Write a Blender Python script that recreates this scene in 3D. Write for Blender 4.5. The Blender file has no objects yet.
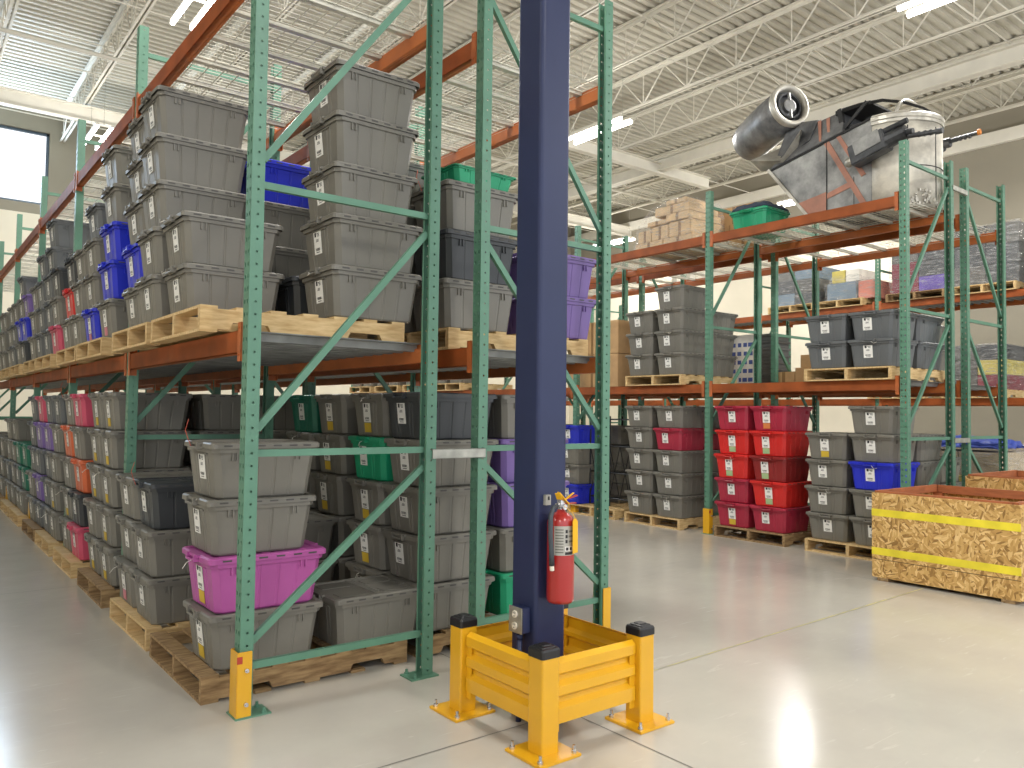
import bpy, bmesh, math, random
from mathutils import Vector, Matrix
random.seed(7)
SC = bpy.context.scene
COL = SC.collection
# ------------------------------------------------------------------ camera (from the photo's vanishing points)
CAM_H = 1.52
c0 = Vector((512, 384))
v1 = Vector((-106, 405)) - c0
v2 = Vector((1520, 426)) - c0
FPX = math.sqrt(-(v1.dot(v2)))
e1 = Vector((v1.x, v1.y, FPX)).normalized()
e2 = Vector((v2.x, v2.y, FPX)); e2 = (e2 - e1 * e1.dot(e2)).normalized()
up = e1.cross(e2)
if up.y > 0: up = -up
right = Vector((e2.x, e1.x, up.x)); down = Vector((e2.y, e1.y, up.y)); fwd = Vector((e2.z, e1.z, up.z))
cam = bpy.data.cameras.new('camera')
cam.sensor_width = 36.0; cam.lens = 36.0 * FPX / 1024.0
cam.clip_start = 0.05; cam.clip_end = 200
co = bpy.data.objects.new('camera', cam); COL.objects.link(co)
m3 = Matrix((( right.x, -down.x, -fwd.x), (right.y, -down.y, -fwd.y), (right.z, -down.z, -fwd.z)))
co.matrix_world = Matrix.Translation((0, 0, CAM_H)) @ m3.to_4x4()
SC.camera = co
# ------------------------------------------------------------------ world, exposure
W = bpy.data.worlds.new('world'); SC.world = W; W.use_nodes = True
bg = W.node_tree.nodes['Background']; bg.inputs[0].default_value = (0.90, 0.93, 1.0, 1); bg.inputs[1].default_value = 1.35
SC.view_settings.view_transform = 'Standard'; SC.view_settings.look = 'None'
SC.view_settings.exposure = 0.38; SC.view_settings.gamma = 1; SC.view_settings.use_curve_mapping = False
LAMP_W = 132.0
def area(name, loc, rot, sx, sy, power, col):
    l = bpy.data.lights.new(name, 'AREA'); l.shape = 'RECTANGLE'; l.size = sx; l.size_y = sy; l.energy = power; l.color = col
    o = bpy.data.objects.new(name, l); o.location = loc; o.rotation_euler = rot; COL.objects.link(o); return o
END_Y, SIDE_X = 22.6, 20.5
# daylight that falls in through the high end window
area('window_daylight', (0.9, END_Y - 0.05, 7.45), (math.radians(-90), 0, 0), 3.4, 1.7, 420, (0.62, 0.80, 1.0))

# ------------------------------------------------------------------ materials
def lin(h):
    r = []
    for i in (0, 2, 4):
        v = int(h[i:i+2], 16) / 255.0
        r.append(v / 12.92 if v <= 0.04045 else ((v + 0.055) / 1.055) ** 2.4)
    return (r[0], r[1], r[2], 1)
MATS = {}
def mat(name, hexc, rough=0.5, metal=0.0, var=0.08, scale=6.0, bump=0.0, bscale=40.0, spec=0.5, hex2=None, stretch=(1,1,1), coat=0):
    if name in MATS: return MATS[name]
    m = bpy.data.materials.new(name); m.use_nodes = True; MATS[name] = m
    nt = m.node_tree; b = nt.nodes['Principled BSDF']
    b.inputs['Roughness'].default_value = rough; b.inputs['Metallic'].default_value = metal
    b.inputs['Specular IOR Level'].default_value = spec
    if coat: b.inputs['Coat Weight'].default_value = coat; b.inputs['Coat Roughness'].default_value = 0.15
    tc = nt.nodes.new('ShaderNodeTexCoord'); mp = nt.nodes.new('ShaderNodeMapping')
    nt.links.new(tc.outputs['Object'], mp.inputs[0]); mp.inputs['Scale'].default_value = stretch
    n = nt.nodes.new('ShaderNodeTexNoise'); n.inputs['Scale'].default_value = scale; n.inputs['Detail'].default_value = 4
    nt.links.new(mp.outputs[0], n.inputs['Vector'])
    r = nt.nodes.new('ShaderNodeValToRGB'); c = lin(hexc)
    lo = lin(hex2) if hex2 else tuple(x * (1 - 2 * var) for x in c[:3]) + (1,)
    hi = c if hex2 else tuple(min(1, x * (1 + var)) for x in c[:3]) + (1,)
    r.color_ramp.elements[0].color = lo; r.color_ramp.elements[1].color = hi
    r.color_ramp.elements[0].position = 0.3; r.color_ramp.elements[1].position = 0.68
    nt.links.new(n.outputs['Fac'], r.inputs[0]); nt.links.new(r.outputs[0], b.inputs['Base Color'])
    if bump:
        n2 = nt.nodes.new('ShaderNodeTexNoise'); n2.inputs['Scale'].default_value = bscale; n2.inputs['Detail'].default_value = 3
        nt.links.new(mp.outputs[0], n2.inputs['Vector'])
        bp = nt.nodes.new('ShaderNodeBump'); bp.inputs['Strength'].default_value = bump; bp.inputs['Distance'].default_value = 0.01
        nt.links.new(n2.outputs['Fac'], bp.inputs['Height']); nt.links.new(bp.outputs[0], b.inputs['Normal'])
    return m
GREEN = mat('rack_green_paint', '5b8871', 0.42, 0, 0.06, 5)
ORANGE = mat('beam_orange_paint', 'bd6a35', 0.5, 0, 0.12, 4)
BRACK = mat('beam_connector_paint', 'b56231', 0.5, 0, 0.15, 8)
YELLOW = mat('safety_yellow_paint', 'e2aa1c', 0.32, 0, 0.04, 4, coat=0.3)
GALV = mat('galvanised_steel', 'a9a99f', 0.42, 0.45, 0.15, 12)
WIRE = mat('zinc_wire', 'd2cfc2', 0.45, 0.3, 0.08, 9)
DECKM = mat('steel_decking', '8d8f8c', 0.5, 0.35, 0.15, 6)
PINE = mat('pine_wood', 'd9bd8b', 0.75, 0, 0.1, 9, 0.15, 60, hex2='b99763', stretch=(1, 6, 6))
OLDPINE = mat('worn_pine_wood', 'a98c62', 0.8, 0, 0.1, 7, 0.2, 60, hex2='725636', stretch=(1, 6, 6))
BLACKP = mat('black_rubber', '1b1b1c', 0.4, 0, 0.1, 10, 0.1, 60)
NAVY = mat('navy_column_paint', '2a3252', 0.4, 0, 0.05, 3, spec=0.35)
PAPER = mat('label_paper', 'efeee8', 0.6, 0, 0.02, 10)
INK = mat('label_ink', '2a2a2c', 0.6, 0, 0.02, 10)
CHROME = mat('bright_steel', 'cfcfcf', 0.25, 0.9, 0.05, 10)
WHITEM = mat('white_roof_paint', 'd8d4c8', 0.6, 0, 0.03, 3)
CARD = mat('cardboard', 'bb976b', 0.8, 0, 0.08, 6, 0.05, 30)
CARDK = mat('pale_kraft_paper', 'cdb088', 0.55, 0, 0.08, 6, 0.3, 12)
TAPE = mat('brown_tape', '8a6a45', 0.35, 0, 0.05, 6)
TOTE = {
 'g': ('grey', mat('tote_grey', '77746b', 0.42, 0, 0.05, 3, 0.04, 50)),
 'h': ('slate grey', mat('tote_slate', '636667', 0.45, 0, 0.05, 3, 0.04, 50)),
 'k': ('charcoal black', mat('tote_black', '3b3e40', 0.4, 0, 0.05, 3, 0.04, 50)),
 'm': ('magenta', mat('tote_magenta', 'b0569a', 0.42, 0, 0.05, 3)),
 'v': ('violet', mat('tote_violet', '77609f', 0.42, 0, 0.05, 3)),
 'b': ('royal blue', mat('tote_blue', '2330c0', 0.38, 0, 0.05, 3)),
 'r': ('bright red', mat('tote_red', 'd22a26', 0.38, 0, 0.05, 3)),
 'c': ('crimson', mat('tote_crimson', 'a92a41', 0.38, 0, 0.05, 3)),
 'd': ('dark red', mat('tote_dark_red', '8c2424', 0.38, 0, 0.05, 3)),
 'o': ('orange', mat('tote_orange', 'd0673f', 0.42, 0, 0.05, 3)),
 'p': ('pink', mat('tote_pink', 'c8516a', 0.42, 0, 0.05, 3)),
 'n': ('bright green', mat('tote_green', '1f9a6d', 0.4, 0, 0.05, 3)),
 't': ('teal green', mat('tote_teal', '1d6e57', 0.4, 0, 0.05, 3)),
}
STK = {'y': ('yellow', mat('sticker_yellow', 'd9b738', 0.6)), 'p': ('pink', mat('sticker_pink', 'd98a97', 0.6)),
       'n': ('green', mat('sticker_green', 'a9c690', 0.6)), 'o': ('orange', mat('sticker_orange', 'e08a4a', 0.6)),
       'w': ('cream', mat('sticker_cream', 'e6dca0', 0.6))}
LATCHM = {k: mat('latch_' + k, {'g': '6f6e69'}.get(k, '5c5b58'), 0.4) for k in ('g',)}

# ------------------------------------------------------------------ mesh builder
class MB:
    def __init__(s): s.v = []; s.f = []; s.m = []
    def add(s, vs, fs, mi=0):
        o = len(s.v); s.v += [tuple(p) for p in vs]
        for f in fs: s.f.append(tuple(i + o for i in f)); s.m.append(mi)
        return s
    def box(s, c, d, mi=0, rz=0.0):
        x, y, z = d[0] / 2, d[1] / 2, d[2] / 2
        ca, sa = math.cos(rz), math.sin(rz)
        vs = []
        for sx, sy, sz in ((-1,-1,-1),(1,-1,-1),(1,1,-1),(-1,1,-1),(-1,-1,1),(1,-1,1),(1,1,1),(-1,1,1)):
            px, py = sx * x, sy * y
            vs.append((c[0] + px * ca - py * sa, c[1] + px * sa + py * ca, c[2] + sz * z))
        return s.add(vs, [(0,3,2,1),(4,5,6,7),(0,1,5,4),(1,2,6,5),(2,3,7,6),(3,0,4,7)], mi)
    def b2(s, a, b, mi=0):
        return s.box([(a[i] + b[i]) / 2 for i in range(3)], [abs(b[i] - a[i]) for i in range(3)], mi)
    def tube(s, pts, r, n=8, mi=0, cap=True):
        pts = [Vector(p) for p in pts]; rr = r if isinstance(r, (list, tuple)) else [r] * len(pts)
        rings = []; ref = None
        for i, p in enumerate(pts):
            t = (pts[min(i + 1, len(pts) - 1)] - pts[max(i - 1, 0)]).normalized()
            if ref is None: ref = Vector((0, 0, 1)) if abs(t.z) < 0.9 else Vector((1, 0, 0))
            a = (ref - t * ref.dot(t)).normalized(); bb = t.cross(a); ref = a
            rings.append([p + (a * math.cos(2*math.pi*(k+.5)/n) + bb * math.sin(2*math.pi*(k+.5)/n)) * rr[i] for k in range(n)])
        vs = [q for g in rings for q in g]; fs = []
        for i in range(len(pts) - 1):
            for k in range(n): fs.append((i*n+k, i*n+(k+1)%n, (i+1)*n+(k+1)%n, (i+1)*n+k))
        if cap: fs.append(tuple(range(n))[::-1]); fs.append(tuple(range((len(pts)-1)*n, len(pts)*n)))
        return s.add(vs, fs, mi)
    def bar(s, a, b, w, h, mi=0):          # rectangular bar from a to b, w across, h in the vertical-ish direction
        a, b = Vector(a), Vector(b); t = (b - a).normalized()
        u = Vector((0, 0, 1)) if abs(t.z) < 0.95 else Vector((1, 0, 0))
        sd = t.cross(u).normalized(); u = sd.cross(t)
        vs = []
        for p in (a, b):
            for i, j in ((-1,-1),(1,-1),(1,1),(-1,1)): vs.append(p + sd * (w/2*i) + u * (h/2*j))
        return s.add(vs, [(0,1,2,3),(7,6,5,4),(0,4,5,1),(1,5,6,2),(2,6,7,3),(3,7,4,0)], mi)
    def loft(s, rings, mi=0, cap0=True, cap1=True):
        n = len(rings[0]); vs = [q for g in rings for q in g]; fs = []
        for i in range(len(rings) - 1):
            for k in range(n): fs.append((i*n+k, i*n+(k+1)%n, (i+1)*n+(k+1)%n, (i+1)*n+k))
        if cap0: fs.append(tuple(range(n))[::-1])
        if cap1: fs.append(tuple(range((len(rings)-1)*n, len(rings)*n)))
        return s.add(vs, fs, mi)
    def mesh(s, name, mats, smooth=False, bevel=0.0):
        me = bpy.data.meshes.new(name); me.from_pydata(s.v, [], s.f); 
        for m in mats: me.materials.append(m)
        for p, i in zip(me.polygons, s.m): p.material_index = i
        bm = bmesh.new(); bm.from_mesh(me)
        bmesh.ops.recalc_face_normals(bm, faces=bm.faces)
        if bevel: bmesh.ops.bevel(bm, geom=list(bm.edges), offset=bevel, segments=2, affect='EDGES', clamp_overlap=True)
        bm.to_mesh(me); bm.free()
        if smooth:
            for p in me.polygons: p.use_smooth = True
        me.update(); return me
def obj(name, me, parent=None, loc=(0,0,0), rot=(0,0,0), m=None):
    o = bpy.data.objects.new(name, me); COL.objects.link(o); o.location = loc; o.rotation_euler = rot
    if parent: o.parent = parent
    if m is not None:
        o.material_slots[0].link = 'OBJECT'; o.material_slots[0].material = m
    return o
def tag(o, label, cat, group=None, kind=None):
    if label: o['label'] = label
    if cat: o['category'] = cat
    if group: o['group'] = group
    if kind: o['kind'] = kind
    return o
def thing(name, label, cat, loc=(0,0,0), rz=0, group=None):
    return tag(obj(name, None, None, loc, (0,0,rz)), label, cat, group)
def struct(name, me, mats=None): 
    o = obj(name, me); o['kind'] = 'structure'; return o
ORD = ['', 'first', 'second', 'third', 'fourth', 'fifth', 'sixth', 'seventh', 'eighth', 'ninth', 'tenth', 'eleventh', 'twelfth',
       'thirteenth', 'fourteenth', 'fifteenth', 'sixteenth', 'seventeenth', 'eighteenth', 'nineteenth', 'twentieth', 'twenty-first', 'twenty-second', 'twenty-third', 'twenty-fourth']
def rrect(hx, hy, r, z, n=4, cx=0, cy=0):
    pts = []
    for (sx, sy, a0) in ((1,1,0),(-1,1,90),(-1,-1,180),(1,-1,270)):
        for k in range(n + 1):
            a = math.radians(a0 + 90 * k / n)
            pts.append((cx + sx*(hx-r) + r*math.cos(a), cy + sy*(hy-r) + r*math.sin(a), z))
    return pts

# ------------------------------------------------------------------ SETTING
def floor_material():
    m = bpy.data.materials.new('polished_concrete'); m.use_nodes = True; nt = m.node_tree; b = nt.nodes['Principled BSDF']; L = nt.links
    tc = nt.nodes.new('ShaderNodeTexCoord')
    n = nt.nodes.new('ShaderNodeTexNoise'); n.inputs['Scale'].default_value = 0.55; n.inputs['Detail'].default_value = 6; n.inputs['Roughness'].default_value = 0.6
    L.new(tc.outputs['Object'], n.inputs['Vector'])
    r = nt.nodes.new('ShaderNodeValToRGB'); r.color_ramp.elements[0].position = 0.3; r.color_ramp.elements[1].position = 0.72
    r.color_ramp.elements[0].color = lin('b0aca3'); r.color_ramp.elements[1].color = lin('c6c1b5')
    L.new(n.outputs['Fac'], r.inputs[0])
    # scuffs: sparse pale streaks
    mp = nt.nodes.new('ShaderNodeMapping'); mp.inputs['Rotation'].default_value = (0, 0, 0.9); mp.inputs['Scale'].default_value = (1.2, 9, 1)
    L.new(tc.outputs['Object'], mp.inputs[0])
    n2 = nt.nodes.new('ShaderNodeTexNoise'); n2.inputs['Scale'].default_value = 2.2; n2.inputs['Detail'].default_value = 5; n2.inputs['Distortion'].default_value = 1.5
    L.new(mp.outputs[0], n2.inputs['Vector'])
    r2 = nt.nodes.new('ShaderNodeValToRGB'); r2.color_ramp.elements[0].position = 0.66; r2.color_ramp.elements[1].position = 0.78
    r2.color_ramp.elements[0].color = (0,0,0,1); r2.color_ramp.elements[1].color = (0.35,0.35,0.35,1)
    L.new(n2.outputs['Fac'], r2.inputs[0])
    mx = nt.nodes.new('ShaderNodeMixRGB'); mx.inputs[2].default_value = lin('e2dfd6'); L.new(r2.outputs[0], mx.inputs[0]); L.new(r.outputs[0], mx.inputs[1])
    L.new(mx.outputs[0], b.inputs['Base Color'])
    rr = nt.nodes.new('ShaderNodeMapRange'); rr.inputs[3].default_value = 0.12; rr.inputs[4].default_value = 0.26; L.new(n2.outputs['Fac'], rr.inputs[0]); L.new(rr.outputs[0], b.inputs['Roughness'])
    b.inputs['Specular IOR Level'].default_value = 0.55
    return m
FLOORM = floor_material()
mb = MB(); mb.add([(-11,-7,0),(SIDE_X,-7,0),(SIDE_X,END_Y,0),(-11,END_Y,0)], [(0,1,2,3)])
fl = struct('floor', mb.mesh('floor', [FLOORM]))
JOINT = mat('joint_sealant', '6d6b66', 0.7, 0, 0.1, 5); JOINTY = mat('worn_yellow_line', 'c9bd78', 0.7, 0, 0.2, 8, hex2='9c9a88')
def joint(a, b, w, m):
    q = MB(); d = (Vector(b) - Vector(a)).normalized(); s = Vector((-d.y, d.x, 0)) * w/2
    q.add([Vector(a)-s, Vector(b)-s, Vector(b)+s, Vector(a)+s], [(0,1,2,3)])
    o = obj('floor_joint', q.mesh('floor_joint', [m]), fl); return o
for xx in (-1.8, 2.76, 7.3, 11.9): joint((xx, -7, .002), (xx, END_Y, .002), .006, JOINT)
for yy in (-1.5, 3.03, 7.6, 12.2, 16.8): joint((-11, yy, .002), (2.76, yy, .002), .006, JOINT)
for yy in (-1.5, 7.6, 12.2, 16.8): joint((2.76, yy, .002), (SIDE_X, yy, .002), .006, JOINT)
joint((2.76, 3.18, .002), (7.3, 3.32, .002), .012, JOINTY)

WGREY = mat('wall_grey', '8d8778', 0.8, 0, 0.02, 1.5, 0.05, 30)
WPALE = mat('wall_pale', 'd9d2c0', 0.8, 0, 0.02, 1.5, 0.05, 30)
ROOF_Z = 9.0
q = MB()                                         # side wall: low part pale at the far end, grey nearer; grey above
q.add([(SIDE_X,9.6,0),(SIDE_X,END_Y,0),(SIDE_X,END_Y,6.3),(SIDE_X,9.6,6.3)], [(0,1,2,3)], 1)
q.add([(SIDE_X,-7,0),(SIDE_X,9.6,0),(SIDE_X,9.6,6.3),(SIDE_X,-7,6.3)], [(0,1,2,3)], 0)
q.add([(SIDE_X,-7,6.3),(SIDE_X,END_Y,6.3),(SIDE_X,END_Y,ROOF_Z+.08),(SIDE_X,-7,ROOF_Z+.08)], [(0,1,2,3)], 0)
wr = struct('wall_right', q.mesh('wall_right', [WGREY, WPALE]))
q = MB(); WX0, WX1, WZ0, WZ1 = -0.9, 2.86, 6.55, 8.38
def wq(x0, x1, z0, z1, mi): q.add([(x0,END_Y,z0),(x1,END_Y,z0),(x1,END_Y,z1),(x0,END_Y,z1)], [(0,1,2,3)], mi)
wq(-11, SIDE_X, 0, 6.3, 1); wq(-11, SIDE_X, 6.3, WZ0, 0); wq(-11, SIDE_X, WZ1, ROOF_Z+.08, 0); wq(-11, WX0, WZ0, WZ1, 0); wq(WX1, SIDE_X, WZ0, WZ1, 0)
for (a, b_) in (((WX0, WZ0), (WX1, WZ0)), ((WX1, WZ0), (WX1, WZ1)), ((WX1, WZ1), (WX0, WZ1)), ((WX0, WZ1), (WX0, WZ0))):
    q.add([(a[0],END_Y,a[1]),(b_[0],END_Y,b_[1]),(b_[0],END_Y+.25,b_[1]),(a[0],END_Y+.25,a[1])], [(0,1,2,3)], 0)
wl = MB(); wl.add([(-11,-7,0),(-11,END_Y,0),(-11,END_Y,6.3),(-11,-7,6.3)], [(0,1,2,3)], 1); wl.add([(-11,-7,6.3),(-11,END_Y,6.3),(-11,END_Y,ROOF_Z+.08),(-11,-7,ROOF_Z+.08)], [(0,1,2,3)], 0); struct('wall_left', wl.mesh('wall_left', [WGREY, WPALE]))
struct('wall_back', q.mesh('wall_back', [WGREY, WPALE]))
gl = bpy.data.materials.new('window_glass'); gl.use_nodes = True
gb = gl.node_tree.nodes['Principled BSDF']; gb.inputs['Transmission Weight'].default_value = 1; gb.inputs['Base Color'].default_value = (1, 1, 1, 1); gb.inputs['Roughness'].default_value = 0.0; gb.inputs['IOR'].default_value = 1.02
DARKFR = mat('dark_window_frame', '4c5a66', 0.4, 0.3)
q = MB()
q.b2((WX0, END_Y+.08, WZ0), (WX1, END_Y+.15, WZ0+.06)); q.b2((WX0, END_Y+.08, WZ1-.06), (WX1, END_Y+.15, WZ1))
for x in (WX0, 0.88, WX1-.06): q.b2((x, END_Y+.08, WZ0), (x+.06, END_Y+.15, WZ1))
wn = struct('window_1', q.mesh('window_frame', [DARKFR]))
q = MB(); q.b2((WX0+.03, END_Y+.11, WZ0+.03), (WX1-.03, END_Y+.115, WZ1-.03)); obj('window_pane', q.mesh('window_pane', [gl]), wn)
# a bright sky panel seen through the high window: the sky itself (world) does this

# ceiling: corrugated roof deck, ribs along X
q = MB(); y = -7.0; P = 0.2; prof = []
while y < END_Y:
    prof += [(y, ROOF_Z), (y+.085, ROOF_Z), (y+.105, ROOF_Z+.05), (y+.18, ROOF_Z+.05)]
    y += P
prof.append((END_Y, ROOF_Z))
vs = []; fs = []
for i, (yy, zz) in enumerate(prof): vs += [(-11, yy, zz), (SIDE_X, yy, zz)]
for i in range(len(prof)-1): fs.append((2*i, 2*i+1, 2*i+3, 2*i+2))
q.add(vs, fs)
ceil = struct('ceiling', q.mesh('ceiling', [mat('roof_deck_paint', 'b9b5a8', 0.6, 0, 0.03, 3)]))
q = MB()                                             # bar joist along Y
y0, y1, zt, zb = -7.0, END_Y-.02, ROOF_Z-.03, 8.22
q.b2((-.07, y0, zt-.02), (.07, y1, zt+.015)); q.b2((-.008, y0, zt-.08), (.008, y1, zt-.02))
for s in (-1, 1): q.b2((s*.012, y0, zb), (s*.06, y1, zb+.012)); q.b2((s*.012, y0, zb), (s*.02, y1, zb+.06))
y = y0; k = 0
while y + .75 < y1:
    q.tube([(0, y, zt-.05), (0, y+.6, zb+.03)], .015, 5, cap=False); q.tube([(0, y+.6, zb+.03), (0, y+1.2, zt-.05)], .015, 5, cap=False)
    q.tube([(0, y+.6, zb+.03), (0, y+.6, zt-.05)], .011, 5, cap=False)
    y += 1.2
jm = q.mesh('roof_joist', [WHITEM])
for x in (-9.6, -7.8, -6.0, -4.2, -2.3, -.45, 1.36, 3.13, 5.0, 6.95, 8.9, 10.8, 12.6, 14.3, 17.1, 18.7): obj('roof_joist', jm, ceil, (x, 0, 0))
def ibeam(length, h, w, axis):
    q = MB()
    for a, b_ in (((-w/2, -h/2), (w/2, -h/2+.02)), ((-w/2, h/2-.02), (w/2, h/2)), ((-.008, -h/2), (.008, h/2))):
        if axis == 'y': q.b2((a[0], 0, a[1]), (b_[0], length, b_[1]))
        else: q.b2((0, a[0], a[1]), (length, b_[0], b_[1]))
    return q.mesh('roof_girder', [WHITEM])
obj('roof_girder', ibeam(END_Y+7, .32, .24, 'y'), ceil, (15.6, -7, 8.05))
gx = ibeam(SIDE_X+11, .34, .18, 'x')
for yy in (19.4, 6.0-8.5): obj('roof_girder', gx, ceil, (-11, yy, 8.0))
obj('roof_girder', ibeam(6.9, .3, .18, 'x'), ceil, (10.7, 13.75, 7.95))
q = MB(); q.b2((SIDE_X-.15, -7, 8.05), (SIDE_X-.02, END_Y, 8.35)); obj('eave_beam', q.mesh('eave_beam', [WHITEM]), ceil)
q = MB()
for yy in (-3, 1.2, 5.5, 9.8, 14.2, 17.6, 21): q.tube([(-11, yy, zb+.04), (SIDE_X-.1, yy, zb+.04)], .014, 5); q.tube([(-11, yy+.02, zt-.1), (SIDE_X-.1, yy+.02, zt-.1)], .014, 5)
obj('joist_bridging', q.mesh('joist_bridging', [WHITEM]), ceil)
q = MB(); q.tube([(-11, 16.1, 8.05), (SIDE_X-.3, 16.1, 8.05)], .04, 10); q.tube([(6.0, -7, 7.95), (6.0, END_Y-.1, 7.95)], .035, 10)
obj('sprinkler_pipe', q.mesh('sprinkler_pipe', [WHITEM], True), ceil)
q = MB(); q.b2((-.1, -.1, 0), (.1, .1, 7.8)); q.b2((-.16, -.16, 0), (.16, .16, .03)); q.b2((-.14, -.14, 7.75), (.14, .14, 7.8))
cm = q.mesh('white_post', [WHITEM])
for x, w in ((17.75, 'left one of the two white posts'), (18.35, 'right one of the two white posts')):
    tag(obj('steel_column', cm, None, (x, 15.0, 0)), 'white steel roof column, ' + w + ' behind the brown cartons', 'column')

# ------------------------------------------------------------------ ceiling lights
def em(name, col, st):
    m = bpy.data.materials.new(name); m.use_nodes = True; b = m.node_tree.nodes['Principled BSDF']
    b.inputs['Base Color'].default_value = (.8,.8,.8,1); b.inputs['Emission Color'].default_value = col; b.inputs['Emission Strength'].default_value = st; return m
GLOW = em('led_tube_glow', (1, .97, .9, 1), 9.0)
LX = (-12.2+7.7, 3.18, 10.93, 18.55); LY = (-2.7, 4.4, 11.3, 18.35)
q = MB()
q.b2((-.175, -.82, .02), (-.105, .82, .06)); q.b2((.105, -.82, .02), (.175, .82, .06)); q.b2((-.12, -.03, .04), (.12, .03, .055))
for x in ():q.add([(x-.07, -.8, .02), (x+.07, -.8, .02), (x+.04, -.8, -.0), (x-.04, -.8, 0), (x-.07, .8, .02), (x+.07, .8, .02), (x+.04, .8, 0), (x-.04, .8, 0)], [(0,1,5,4),(1,2,6,5),(2,3,7,6),(3,0,4,7),(0,3,2,1),(4,5,6,7)])
housing = q.mesh('housing', [WHITEM])
q = MB(); q.tube([(0, -.8, -.012), (0, .8, -.012)], .034, 8); tube = q.mesh('tube', [GLOW], True)
q = MB(); q.tube([(0, 0, .06), (0, 0, 1.15)], .004, 5); cable = q.mesh('cable', [GALV])
PLX = ['over the left aisle beyond the picture', 'over the left rack', 'behind the navy column', 'near the far right wall']
PLY = ['behind the camera', 'in the near row', 'in the middle row', 'in the row farthest away']
for i, x in enumerate(LX):
    for j, y in enumerate(LY):
        if i == 0 and j > 1: continue
        t = thing('ceiling_light', 'hanging twin-tube white ceiling light ' + PLX[i] + ', ' + PLY[j], 'ceiling light', (x, y, 7.2), 0, 'hanging tube lights')
        obj('housing', housing, t)
        for s in (-.14, .14): obj('tube', tube, t, (s, 0, 0))
        for s in (-.7, .7): obj('suspension_cable', cable, t, (0, s, 0))
        a = area('lamp_light', (x, y, 7.12), (0, 0, 0), .5, 1.6, LAMP_W, (1, .975, .93))
        pl_ = bpy.data.lights.new('lamp_glow', 'POINT'); pl_.energy = LAMP_W * 1.0; pl_.color = (1, .975, .93); pl_.shadow_soft_size = .3
        po = bpy.data.objects.new('lamp_glow', pl_); po.location = (x, y, 6.75); COL.objects.link(po)

# ------------------------------------------------------------------ RACKS
PH = 4.46; PITCH = 0.0635; HW = 0.038
def hole_cell(q, org, ud, w, z0, hgt, r, rz):
    # planar cell: org + ud*s, s in [0,w]; vertical from z0 to z0+hgt; octagonal hole
    o = Vector(org); u = Vector(ud)
    outer = [(0,0),(.5,0),(1,0),(1,.5),(1,1),(.5,1),(0,1),(0,.5)]
    ang = [225, 270, 315, 0, 45, 90, 135, 180]
    vs = [o + u*(w*a) + Vector((0,0,z0+hgt*b)) for a, b in outer]
    vs += [o + u*(w*.5 + r*math.cos(math.radians(t))) + Vector((0,0,z0+hgt*.5 + rz*math.sin(math.radians(t)))) for t in ang]
    q.add(vs, [(k, (k+1)%8, 8+(k+1)%8, 8+k) for k in range(8)])
def post_mesh(h):
    q = MB(); n = int(h / PITCH)
    for k in range(n):
        z = k * PITCH
        hole_cell(q, (-HW, -HW, 0), (0,1,0), HW, z, PITCH, .0075, .0135)
        hole_cell(q, (-HW, 0, 0), (0,1,0), HW, z, PITCH, .0075, .0135)
        for s in (-1, 1): hole_cell(q, (-HW, s*HW, 0), (1,0,0), .066, z, PITCH, .0065, .0065)
    top = n * PITCH
    for s in (-1, 1):                     # returned lips of the C section
        q.add([(.028, s*HW, 0), (.028, s*.022, 0), (.028, s*.022, top), (.028, s*HW, top)], [(0,1,2,3)])
    me = q.mesh('post', [GREEN])
    bm = bmesh.new(); bm.from_mesh(me); bmesh.ops.remove_doubles(bm, verts=bm.verts, dist=.0005); bm.to_mesh(me); bm.free()
    o = bpy.data.objects.new('tmp', me); COL.objects.link(o)
    md = o.modifiers.new('s', 'SOLIDIFY'); md.thickness = .0025; md.offset = 0
    dg = bpy.context.evaluated_depsgraph_get(); dg.update()
    me2 = bpy.data.meshes.new_from_object(o.evaluated_get(dg)); bpy.data.objects.remove(o); me2.name = 'post'
    return me2
POST = post_mesh(PH)
q = MB(); q.b2((-.06, -.06, 0), (.12, .075, .008))
for x, y in ((.085, -.045), (.085, .05)): q.tube([(x, y, .008), (x, y, .035)], .008, 6); q.tube([(x, y, .008), (x, y, .018)], .014, 6)
FOOT = q.mesh('foot_plate', [GREEN], bevel=0)
FD = 1.045    # frame depth centre to centre
def brace_mesh(a, b):
    q = MB(); q.bar(a, b, .028, .036); return q.mesh('brace', [GREEN])
BH = [brace_mesh((.03, 0, z), (FD-.03, 0, z)) for z in (.24, 1.30, 2.67, 4.24)]
BD = [brace_mesh((.03, 0, a), (FD-.03, 0, b)) for a, b in ((.36, 1.2), (1.42, 2.57), (2.80, 4.13))]
def beam_mesh(L, hgt=.115):
    q = MB()    # stepped box beam along Y starting at y=.04
    y0, y1 = HW+.006, L-HW-.006
    q.b2((0, y0, 0), (.042, y1, hgt)); q.b2((.0, y0, 0), (.028, y1, hgt+.0)); q.b2((.042, y0, 0), (.062, y1, hgt-.03))
    return q.mesh('beam', [ORANGE], bevel=.003)
def conn_mesh():
    q = MB(); q.b2((-.006, 0, -.045), (.055, .007, .155)); q.b2((-.006, 0, -.045), (-.001, .045, .155)); 
    q.tube([(-.012, .022, .13), (.0, .022, .13)], .006, 6); q.tube([(-.012, .022, -.01), (.0, .022, -.01)], .006, 6)
    return q.mesh('connector', [BRACK])
CONN = conn_mesh()
q = MB(); q.b2((0, -.006, -.045), (.055, 0, .155)); q.b2((-.006, -.045, -.045), (-.001, 0, .155)); CONN2 = q.mesh('connector', [BRACK])
BL = 2.52; BEAM = beam_mesh(BL)
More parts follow.
